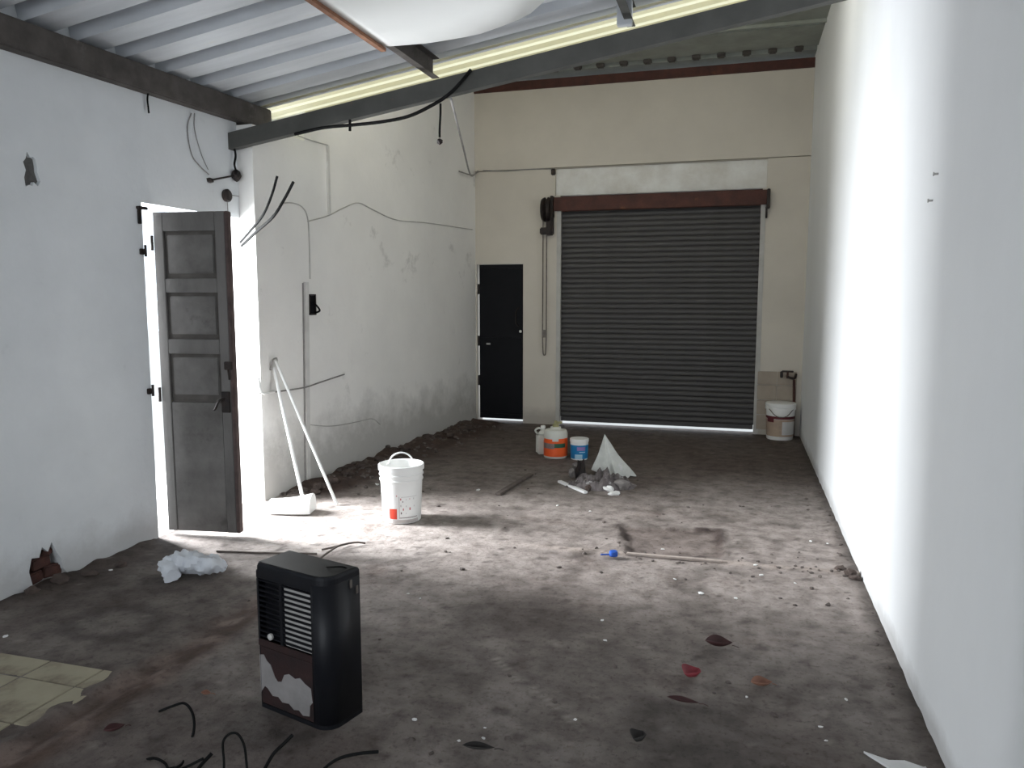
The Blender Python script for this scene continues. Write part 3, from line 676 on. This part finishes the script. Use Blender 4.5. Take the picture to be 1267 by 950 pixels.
# corner stub pipe below tap
b = B(); tube(b, curve([(.60, YF-.04, .62), (.61, YF-.04, .3), (.61, YF-.045, .0)]), .014, 8); tag(obj('drain_pipe', b, M['rust']), 'thin rusty pipe running down the right corner below the tap', 'pipe')

# the sack with folds
c = fl(752, 592)
b = B(); n, m_ = 30, 10; rows = []
apex = Vector((-.075, .02, .285))
for j in range(m_+1):
    f = j/m_; row = []
    for k in range(n):
        a = 2*math.pi*k/n
        fold = 1+.16*math.sin(5*a+1.3)*f+.10*math.sin(9*a)*f+.10*noise.noise(Vector((math.cos(a)*2, math.sin(a)*2, f*3)))
        rx, ry = .165, .14
        row.append(b.verts.new((apex.x*(1-f)+rx*f*fold*math.cos(a)+.02, apex.y*(1-f)+ry*f*fold*math.sin(a), apex.z*(1-f)**1.05+.075+.035*f*noise.noise(Vector((math.cos(a)*3, math.sin(a)*3, 7))) - .06*f*(1 if math.cos(a) > 0 else .2))))
    rows.append(row)
for j in range(m_):
    for k in range(n): b.faces.new((rows[j][k], rows[j][(k+1) % n], rows[j+1][(k+1) % n], rows[j+1][k]))
b.faces.new(rows[-1]); bmesh.ops.remove_doubles(b, verts=b.verts[:], dist=.001)
o = obj('sack', b, M['sack'], None, True); o.location = (c.x, c.y+.12, -.01); tag(o, 'pale grey sack propped up in a point on the debris heap', 'sack')
# debris heap under it
b = B(); rows = []; nx, ny = 34, 22
for i in range(nx+1):
    row = []
    for j in range(ny+1):
        u, v = 2*i/nx-1, 2*j/ny-1; r = math.hypot(u, v)
        h = max(0, 1-r**2.2); x, y = u*.31, v*.20
        z = -.012+h*(.10+.09*noise.noise(Vector((x*11, y*11, 3)))+.06*noise.noise(Vector((x*26, y*26, 9))))
        row.append(b.verts.new((x, y, z)))
    rows.append(row)
for i in range(nx):
    for j in range(ny): b.faces.new((rows[i][j], rows[i+1][j], rows[i+1][j+1], rows[i][j+1]))
o = obj('debris_heap', b, M['rubble']); c2 = fl(742, 606); o.location = (c2.x-.02, c2.y+.14, 0); o.rotation_euler = (0, 0, .25); tag(o, 'heap of broken grey mortar debris below the pale sack', 'debris', None, 'stuff')
for k, (x, y, sx, sy, sz, m, lab_) in enumerate(((718, 594, .06, .05, .11, 'blackiron', 'black lump standing at the left end of the debris heap'), (708, 590, .025, .03, .045, 'stone', 'grey chunk on the left flank of the debris heap'), (769, 605, .06, .05, .045, 'stone', 'grey chunk at the right end of the debris heap'), (752, 607, .055, .03, .025, 'chip', 'white chunk in front of the debris heap'), (728, 606, .045, .03, .025, 'dirt', 'dark clod in front of the debris heap'), (760, 612, .05, .03, .02, 'chip', 'white sliver in front of the debris heap, right of the white chunk'), (764, 590, .035, .03, .07, 'chip', 'white lump tucked under the right edge of the sack'), (712, 579, .035, .03, .035, 'stone', 'grey lump between the blue tub and the debris heap'))):
    p = fl(x, y); b = B(); blob(b, (0, 0, sz*.75), (sx, sy, sz), k+2.2, .45, 2); o = obj('rubble_chunk', b, M[m]); o.location = (p.x, p.y, -.004); tag(o, lab_, 'rubble', 'chunks round the debris heap')
def stick(name, a, b_, wid, th, m, label, cat, z=.0):
    a, b_ = Vector(a), Vector(b_); d = b_-a; L = d.length; q = B(); box(q, (0, 0, 0), (L, wid, th), bev=.003)
    o = obj(name, q, m); o.location = (a+b_)/2+Vector((0, 0, th/2+z)); o.rotation_euler = (0, -math.asin(d.z/L), math.atan2(d.y, d.x)); return tag(o, label, cat)
stick('wood_strip', fl(616, 613), fl(657, 588), .045, .018, M['wood'], 'dark wooden strip lying alone on the floor right of the pail', 'wood strip', .002)
stick('white_strip', fl(692, 597), fl(725, 611), .035, .018, M['pvc'], 'short white plastic strip in front of the debris heap', 'strip', .002)

# ------------------------------------------------------------------ scoop and poles by the far left wall
pa = lw(337, 455, .012); p1 = fl(377, 604); p1 = Vector((-2.93, 4.72, .06))
t = thing('long_handled_scoop', 'white scoop on the floor with a long white pole leaning on the wall', 'scoop', (0, 0, 0))
b = B(); d = (pa-p1); tube(b, [p1, pa], .0125, 10); obj('pole', b, M['pvc'], t, True)
sc = Vector((-2.96, 4.62, 0))
b = B(); n = 10; outer, inner = [], []
rows = []
for i in range(9):                       # curved pan: floor rising into a back
    u = i/8; row = []
    for k in range(n+1):
        v = k/n; a = v*math.pi
        hw = .075+.012*math.sin(math.pi*u)
        row.append(b.verts.new((-.15+.30*u+.0*v, -hw*math.cos(a), .012+(.085+.045*u*u)*math.sin(a)**.7)))
    rows.append(row)
for i in range(8):
    for k in range(n): b.faces.new((rows[i][k], rows[i+1][k], rows[i+1][k+1], rows[i][k+1]))
b.faces.new(rows[-1]); b.faces.new(rows[0][::-1])
o = obj('pan', b, M['whiteplastic'], t, True); o.location = (sc.x, sc.y, .0); o.rotation_euler = (0, 0, .22)
b = B(); lathe(b, [(.02, 0), (.02, .07), (.014, .075)], 12, capt=True); o = obj('socket', b, M['whiteplastic'], t, True); o.location = p1-(d.normalized()*.03); o.rotation_euler = d.to_track_quat('Z', 'Y').to_euler()
pb = lw(338, 449, .03); p2 = fl(417, 625)
b = B(); tube(b, [p2+Vector((0, 0, .006)), pb+(pb-p2)*.02], .011, 10); tag(obj('pipe', b, M['pvc'], None, True), 'loose white plastic pipe leaning against the wall right of the scoop', 'pipe')
b = B(); q = lw(336, 449, .02); tube(b, curve([lw(334, 458, .006), lw(334, 446, .02), lw(338, 443, .03), lw(341, 448, .012)]), .006, 6); tag(obj('wall_hook', b, M['greywire'], None, True), 'small grey wire hook on the wall where the poles lean', 'hook')
# conduit, switch box, wires on the far left wall
b = B(); q0, q1 = lw(377, 349), lw(380, 603); u0 = (q0-L0).dot(LD); u1 = (q1-L0).dot(LD)
prism(b, [(u1-.022, .0), (u1+.022, .0), (u0+.022, q0.z), (u0-.022, q0.z)], [], LWP, .022, -.002); tag(obj('conduit', b, M['conduit']), 'pale vertical cable duct on the far left wall below the switch hole', 'conduit')
b = B(); q0, q1 = lw(404, 180), lw(405, 264); u0 = (q0-L0).dot(LD)
prism(b, [(u0-.014, q1.z), (u0+.014, q1.z), (u0+.014, q0.z), (u0-.014, q0.z)], [], LWP, .018, -.002); t2 = obj('conduit', b, M['conduit']); tag(t2, 'short white vertical conduit high on the far left wall', 'conduit')
t = thing('switch_box', 'dark open switch box with loose wires beside the vertical duct', 'switch box', (0, 0, 0))
b = B(); prism(b, [(su-.045, sp.z-.075), (su+.045, sp.z-.075), (su+.045, sp.z+.09), (su-.045, sp.z+.09)], [[(su-.035, sp.z-.065), (su+.035, sp.z-.065), (su+.035, sp.z+.08), (su-.035, sp.z+.08)]], LWP, .010, -.004); obj('rim', b, M['blackiron'], t)
b = B(); prism(b, [(su-.034, sp.z-.064), (su+.034, sp.z-.064), (su+.034, sp.z+.079), (su-.034, sp.z+.079)], [], LWP, .003, -.006); obj('back', b, M['black'], t)
b = B(); tube(b, curve([LWP(su, sp.z+.03, .005), LWP(su+.02, sp.z, .03), LWP(su+.06, sp.z-.04, .03), LWP(su+.03, sp.z-.06, .01)]), .008, 6); obj('loose_wire', b, M['wire'], t)
def wire(name, pts, r, m, label, cat='cable', k=6, n=6):
    b = B(); tube(b, curve(pts, k), r, n); return tag(obj(name, b, M[m], None, True), label, cat)
o5 = .005
wire('wall_wire_and_crack', [lw(383, 345, o5), lw(382, 300, o5), lw(380, 270, o5), lw(373, 256, o5), lw(360, 251, o5), lw(346, 252, o5)], .005, 'palewire', 'thin wire rising from the duct and bending left on the wall')
wire('wall_wire_and_crack', [lw(380, 274, o5), lw(405, 267, o5), lw(425, 257, o5), lw(443, 251, o5), lw(462, 260, o5), lw(490, 272, o5), lw(530, 276, o5), lw(584, 284, o5)], .005, 'palewire', 'long thin wavy wire running across the far left wall')
wire('wall_wire_and_crack', [lw(368, 168, o5), lw(385, 174, o5), lw(403, 180, .02)], .005, 'palewire', 'short thin wire reaching the top of the white conduit')
wire('cable_and_shade_line', [lw(319, 487, .008), lw(345, 484, .008), lw(374, 479, .025), lw(395, 473, .008), lw(425, 463, .008)], .006, 'greywire', 'grey cable crossing the wall behind the leaning pipes')
wire('wall_wire_and_crack', [lw(378, 525, o5), lw(410, 527, o5), lw(440, 522, o5), lw(460, 518, o5), lw(470, 525, o5)], .004, 'palewire', 'thin pale wire low on the far left wall near the duct')
wire('wall_pipe', [Vector((-3.46, 4.818, .885)), Vector((-3.40, 4.812, .915)), Vector((-3.33, 4.81, .92)), lw(322, 486, .014), lw(338, 484, .012)], .011, 'pvc', 'short white pipe bent round the bright door corner', 'pipe')
# things round the top of the door
t = thing('junction_box', 'round black junction box on the wall above the open door', 'junction box', (XL, nw(279, 242).y, nw(279, 242).z))
b = B(); lathe(b, [(.001, 0), (.042, 0), (.045, .02), (.038, .028), (.001, .03)], 18, capb=False); o = obj('cover', b, M['blackiron'], t, True); o.rotation_euler = (0, math.pi/2, 0)
b = B(); tube(b, [(.006, .01, -.03), (.006, .012, -.15)], .003, 6); obj('wire_down', b, M['greywire'], t)
b = B(); tube(b, [(.006, .04, .01), (.006, .12, .012), (.008, 4.826-t.location.y, .012)], .003, 6); obj('wire_side', b, M['greywire'], t)
t = thing('lamp_fitting', 'black wall lamp fitting with a short arm above the junction box', 'lamp fitting', (0, 0, 0))
a, b2 = nw(258, 223, .012), nw(288, 217, .03)
b = B(); tube(b, [a, b2], .007, 6); obj('arm', b, M['blackiron'], t)
b = B(); blob(b, b2, (.03, .035, .04), 1.4, .3, 2); obj('socket', b, M['blackiron'], t)
b = B(); blob(b, a, (.018, .025, .022), 2.4, .3, 1); obj('mount', b, M['blackiron'], t)
wire('drop_cable', [nw(284, 178, .03), nw(287, 192, .03), nw(284, 204, .04), nw(287, 215, .04)], .008, 'wire', 'black cable hanging from the rafter end to the lamp fitting')
wire('wall_wire_and_crack', [nw(236, 140, o5), nw(231, 158, o5), nw(236, 190, o5), nw(246, 205, o5), nw(257, 216, .01)], .004, 'greywire', 'thin looping wire from the beam to the lamp fitting')
wire('wall_wire_and_crack', [nw(240, 140, o5), nw(240, 160, o5), nw(248, 190, o5), nw(256, 210, .01)], .003, 'greywire', 'thinner straighter wire right of the looping wire above the door')
wire('beam_hook', [Vector((-3.41, 3.95, 2.73)), nw(179, 122, .02), nw(180, 133, .02), nw(179, 140, .03)], .006, 'wire', 'small black hook hanging below the beam on the left wall', 'hook')
def off3(x, y, Y): return at(x, y, 1, Y)
wire('loose_cable', [off3(297, 300, 4.825), off3(312, 283, 4.62), off3(326, 265, 4.5), off3(336, 242, 4.46), off3(343, 218, 4.44)], .009, 'wire', 'black cable sticking up behind the door leaf, the left one')
wire('loose_cable', [off3(299, 304, 4.825), off3(318, 286, 4.6), off3(338, 268, 4.45), off3(352, 246, 4.42), off3(363, 225, 4.4)], .010, 'wire', 'black cable sticking up behind the door leaf, the right one')
# cables on the rafter
def rc(x, y, Y=4.70): return at(x, y, 1, Y)
wire('rafter_cable', [rc(365, 166, 4.72), rc(400, 158), rc(432, 155), rc(470, 151), rc(505, 144), rc(535, 130), rc(555, 117), rc(570, 102), rc(583, 86)], .011, 'wire', 'thick black cable looping below the grey rafter')
wire('dangling_cable', [rc(545, 128), rc(545, 140), rc(544, 160), rc(544, 170)], .007, 'wire', 'short black cable hanging straight down from the rafter')
b = B(); q = rc(544, 175); blob(b, q, (.02, .02, .022), 3, .2, 1); obj('plug', b, M['blackiron'], bpy.data.objects['dangling_cable'])
pa_ = rc(558, 122); pe = fw_(593, 212, .06)
wire('dangling_cable', [pa_, pa_.lerp(pe, .3)+Vector((.0, 0, -.12)), pa_.lerp(pe, .7)+Vector((-.02, 0, -.18)), pe, lw(580, 217, .05), lw(566, 212, .02)], .008, 'greywire', 'long grey cable dropping from the rafter to the far corner')
wire('cable_clip', [rc(433, 148), rc(433, 155), rc(433, 162)], .009, 'wire', 'small black clip on the thick rafter cable', 'clip')
# small dark patch over the shutter (broken plaster), built as a small box
b = B(); box(b, (0, 0, 0), (.05, .04, .07), bev=.008); o = obj('broken_plaster', b, M['blackiron']); o.location = fw_(685, 213, .015); tag(o, 'small dark patch of broken plaster on the end wall above the chain wheel', 'bracket')
# crack in the seam
wire('wall_wire_and_crack', [fw_(598, 211, .016), fw_(625, 212, .016), fw_(650, 210, .016), fw_(684, 209, .016)], .006, 'greywire', 'thin dark crack along the seam of the end wall')

# ------------------------------------------------------------------ things on the near floor
# crumpled film bag: a crushed, bent tube of film
c = fl(240, 704); path = curve([fl(214, 714, .035), fl(210, 703, .055), fl(220, 697, .07), (fl(240, 697, .075)), fl(258, 699, .065), fl(272, 701, .045), fl(279, 703, .03)], 7)
b = B(); n = 20; rows = []
for i, p in enumerate(path):
    f = i/(len(path)-1); d = (path[min(i+1, len(path)-1)]-path[max(i-1, 0)]).normalized(); a_ = d.cross(Vector((0, 0, 1))).normalized(); up_ = a_.cross(d)
    rr = .062*(math.sin(math.pi*(.10+.86*f))**.45)*(1.05-.25*f)
    row = []
    for k in range(n):
        th = 2*math.pi*k/n; dirv = a_*math.cos(th)+up_*math.sin(th)*.9
        cr = 1.05+.55*noise.noise((p+dirv*.06)*16)+.6*(abs(noise.noise((p+dirv*.06)*30))-.2)
        q = p+dirv*rr*cr; q.z = max(q.z, .004); row.append(b.verts.new(q-Vector((c.x, c.y, 0))))
    rows.append(row)
for i in range(len(rows)-1):
    for k in range(n): b.faces.new((rows[i][k], rows[i][(k+1) % n], rows[i+1][(k+1) % n], rows[i+1][k]))
b.faces.new(rows[0][::-1]); b.faces.new(rows[-1])
o = obj('plastic_bag', b, M['bag'], None, True); o.location = (c.x, c.y, .003); tag(o, 'crumpled whitish plastic bag on the floor below the open door', 'bag')
# leaves
def leaf(x, y, L, W, curl, rot, m, label):
    p = fl(x, y); b = B(); n = 10; R_ = []
    for i in range(n+1):
        u = i/n; hw = W*math.sin(math.pi*u**.85)*.5+.0005
        xx = (u-.5)*L; zz = curl*(2*u-1)**2
        R_.append([b.verts.new((xx, s*hw, zz+curl*1.6*(abs(s)**2)*(hw/(W*.5)))) for s in (-1, -.5, 0, .5, 1)])
    for i in range(n):
        for k in range(4): b.faces.new((R_[i][k], R_[i+1][k], R_[i+1][k+1], R_[i][k+1]))
    t = thing('dry_leaf', label, 'leaf', (p.x, p.y, .012), rot, 'dry leaves on the floor')
    o = obj('blade', b, m, t, True); md = o.modifiers.new('thickness', 'SOLIDIFY'); md.thickness = .0015; o.rotation_euler = (math.pi if curl < 0 else 0, 0, 0)
    if curl < 0: o.location = (0, 0, .0)
    b = B(); tube(b, curve([(L*.48, 0, abs(curl)*.5), (L*.62, .006, .004), (L*.75, .012, -.004)]), .0015, 5); obj('stalk', b, m, t)
leaf(889, 803, .115, .075, .022, .1, M['leafdark'], 'large dark maroon leaf, farthest from the camera')
leaf(856, 841, .085, .085, .024, .9, M['leafred'], 'bright red curled leaf right of the floor middle')
leaf(942, 852, .085, .06, .016, .3, M['leafbrown'], 'pale brown leaf nearest the right wall')
leaf(790, 921, .065, .06, .022, 1.2, M['leafblack'], 'small blackish curled leaf near the bottom edge')
leaf(592, 931, .11, .035, .010, .15, M['leafblack'], 'narrow dark leaf near the bottom middle')
leaf(845, 872, .12, .03, .008, -.1, M['leafdark'], 'thin dark leaf lying on the damp stain')
leaf(142, 908, .07, .04, .012, .9, M['leafdark'], 'small brown leaf by the black wires on the left')
leaf(255, 863, .04, .025, .008, .2, M['leafbrown'], 'tiny brown leaf above the black wires')
# bottle cap
p = fl(759, 690); t = thing('blue_cap', 'small blue plastic cap lying by the pale floor joint', 'cap', (p.x, p.y, .012), .3)
b = B(); lathe(b, [(.024, 0), (.026, .003), (.025, .026), (.02, .03)], 20, capt=True); obj('cap_body', b, M['bluecap'], t, True)
b = B(); box(b, (-.045, 0, .008), (.06, .014, .006), bev=.002); obj('tear_strip', b, M['bluecap'], t)
stick('wood_strip', fl(775, 687), fl(893, 697), .03, .014, mat('pale_wood', (.40, .34, .30), (.3, .25, .22), 12, .85, bump=.2), 'thin pale wooden batten lying along the floor joint', 'wood strip', .004)
# black wires in front
def fw3(x, y, Y): return at(x, y, 1, Y)
wire('loose_wire', [fw3(197, 880, 2.06), fw3(212, 874, 2.07), fw3(228, 870, 2.08), fw3(238, 882, 2.08), fw3(240, 902, 2.08), fw3(233, 926, 2.07), fl(224, 946, .006), fl(206, 952, .006)], .0045, 'wire', 'black wire with a hooked end, leftmost of the wires in front')
wire('loose_wire', [fl(165, 962, .006), fw3(174, 944, 1.93), fw3(190, 938, 1.93), fw3(204, 944, 1.93), fl(212, 955, .006), fl(232, 948, .006), fl(252, 938, .02)], .0045, 'wire', 'low black wire loop at the bottom left')
wire('loose_wire', [fl(277, 962, .006), fw3(277, 940, 1.92), fw3(276, 918, 1.93), fw3(284, 908, 1.94), fw3(294, 908, 1.95), fw3(302, 922, 1.95), fw3(305, 945, 1.94), fl(306, 966, .006)], .004, 'wire', 'black wire arch, middle one of the wires in front')
wire('loose_wire', [fw3(362, 909, 2.02), fw3(350, 921, 2.0), fw3(338, 933, 1.98), fl(328, 950, .008), fl(322, 962, .006)], .0055, 'wire', 'straight black wire end pointing up beside the heater')
wire('loose_wire', [fw3(468, 930, 1.98), fw3(445, 932, 1.97), fw3(420, 938, 1.96), fl(402, 950, .01), fl(396, 962, .006)], .005, 'wire', 'black wire curving right, in front of the heater')
wire('loose_wire', [fl(262, 932, .03), fl(250, 945, .012), fl(240, 958, .006)], .006, 'wire', 'short thick black wire stub among the wires in front')
# wires behind the heater in the light; the last stands in for a shadow edge
wire('twig_and_shade_line', [fl(395, 692, .01), fl(405, 684, .03), fl(420, 675, .03), fl(440, 671, .02), fl(452, 672, .008)], .006, 'wood', 'thin dark twig on the bright floor behind the heater', 'twig')
wire('twig_and_shade_line', [fl(398, 680, .01), fl(412, 677, .02), fl(432, 672, .012)], .006, 'wood', 'shorter dark twig beside the long one behind the heater', 'twig')
wire('twig_and_shade_line', [fl(268, 682, .008), fl(330, 684, .008), fl(392, 685, .008)], .006, 'wood', 'long straight dark shadow line on the edge of the bright floor', 'twig')
# paint spill by the right wall
p = fl(1128, 945); b = B()
prism(b, [(-.10, .03), (-.03, .0), (.02, .012), (.07, -.01), (.13, .03), (.13, -.14), (.03, -.16), (-.02, -.06)], [], lambda u, v, d: (u, v, d), .006, -.002)
o = obj('paint_spill', b, M['spill']); o.location = (.545, 2.60, .0); tag(o, 'splash of white paint dried on the floor by the right wall', 'paint spill')
# chips of plaster, each its own thing
for k, (x, y, s) in enumerate(((749, 793, .013), (712, 891, .012), (513, 891, .016), (568, 917, .010), (598, 914, .010), (835, 717, .014), (868, 735, .022), (910, 741, .018), (1003, 670, .018), (1024, 673, .014), (984, 722, .012), (1047, 866, .012), (924, 863, .011), (520, 741, .012), (592, 607, .03), (690, 626, .02), (7, 788, .018), (137, 706, .016), (935, 700, .02), (942, 712, .018), (745, 768, .012), (505, 735, .010), (600, 901, .008), (1015, 900, .012), (1022, 917, .010), (820, 680, .016), (730, 633, .016), (475, 590, .035), (467, 600, .03), (57, 732, .014))):
    p = fl(x, y); b = B(); s *= .6; blob(b, (0, 0, s*.3), (s*1.3, s*.9, s*.45), k*1.31, .4, 1); o = obj('plaster_chip', b, M['chip']); o.location = (p.x, p.y, .001); zn = 'on the dark floor in the foreground' if y > 780 else ('on the paler floor around the joint and square patch' if y > 665 and x > 480 else ('beside the near left wall' if x < 200 else 'on the bright floor between pail and debris heap')); tag(o, 'small white plaster chip '+zn, 'chip', 'plaster chips '+zn)
# uncountable grit
b = B()
for k in range(330):
    r = random.random()
    if r < .45:
        y = random.uniform(5.0, 8.6); x = wall_x(y)+abs(random.gauss(.05, .22))+.02
    elif r < .6:
        y = random.uniform(2.4, 8.6); x = XR-abs(random.gauss(.02, .07))-.015
    elif r < .8:
        y = random.gauss(4.4, .12); x = random.uniform(-.9, .62)
    else:
        y = random.uniform(2.2, 6.5); x = random.uniform(-2.4, .6)
    if x > XR-.02: continue
    s = random.uniform(.004, .013)*(1.9 if r < .45 else 1); z = floor_pt(x, y)[0]
    blob(b, (x, y, z+s*.25), (s*1.3, s, s*.7), k*.37, .4, 1)
tag(obj('grit', b, mat('dusty_grit', (.12, .10, .09), (.06, .048, .042), 30, .95)), 'scattered grit and mortar crumbs along the wall foot', 'grit', None, 'stuff')
for k, (x, y, s) in enumerate(((395, 607, .05), (412, 601, .045), (430, 592, .05), (448, 583, .05), (470, 574, .045), (500, 560, .05), (530, 549, .05), (556, 541, .05), (576, 535, .06), (390, 612, .04), (1052, 712, .03), (1058, 718, .025), (1040, 705, .025), (75, 722, .04), (40, 735, .03), (110, 712, .03), (150, 700, .03))):
    p = fl(x, y); b = B(); blob(b, (0, 0, s*.3), (s*1.3, s, s*.6), k*.77+9, .45, 2); o = obj('dirt_clod', b, M['dirt']); o.location = (p.x, p.y, floor_pt(p.x, p.y)[0]); tag(o, 'dark earth clod on the dirt along the far left wall' if k < 10 else ('dark earth clod at the foot of the right wall' if k < 13 else 'dark earth clod at the foot of the near left wall'), 'clod', 'earth clods along the far left wall' if k < 10 else ('earth clods by the right wall' if k < 13 else 'earth clods by the near left wall'))

# dark line standing in for shade beside the duct, nails in the walls
wire('cable_and_shade_line', [lw(374, 350, .006), lw(375, 420, .006), lw(376, 500, .006), lw(377, 602, .006)], .006, 'greywire', 'dark straight shade line along the left edge of the pale vertical duct')
for (x, y, lab_) in ((1161, 215, 'dark nail high on the bright right wall'), (1154, 248, 'second dark nail lower on the right wall below the first'), (1004, 148, 'dark nail near the far end of the right wall')):
    q = at(x, y, 0, XR); b = B(); tube(b, [(.004, 0, 0), (-.014, 0, 0)], .004, 8); tube(b, [(-.014, 0, 0), (-.017, 0, 0)], .0075, 8); o = obj('nail', b, M['rail']); o.location = q; tag(o, lab_, 'nail', 'nails in the right wall')
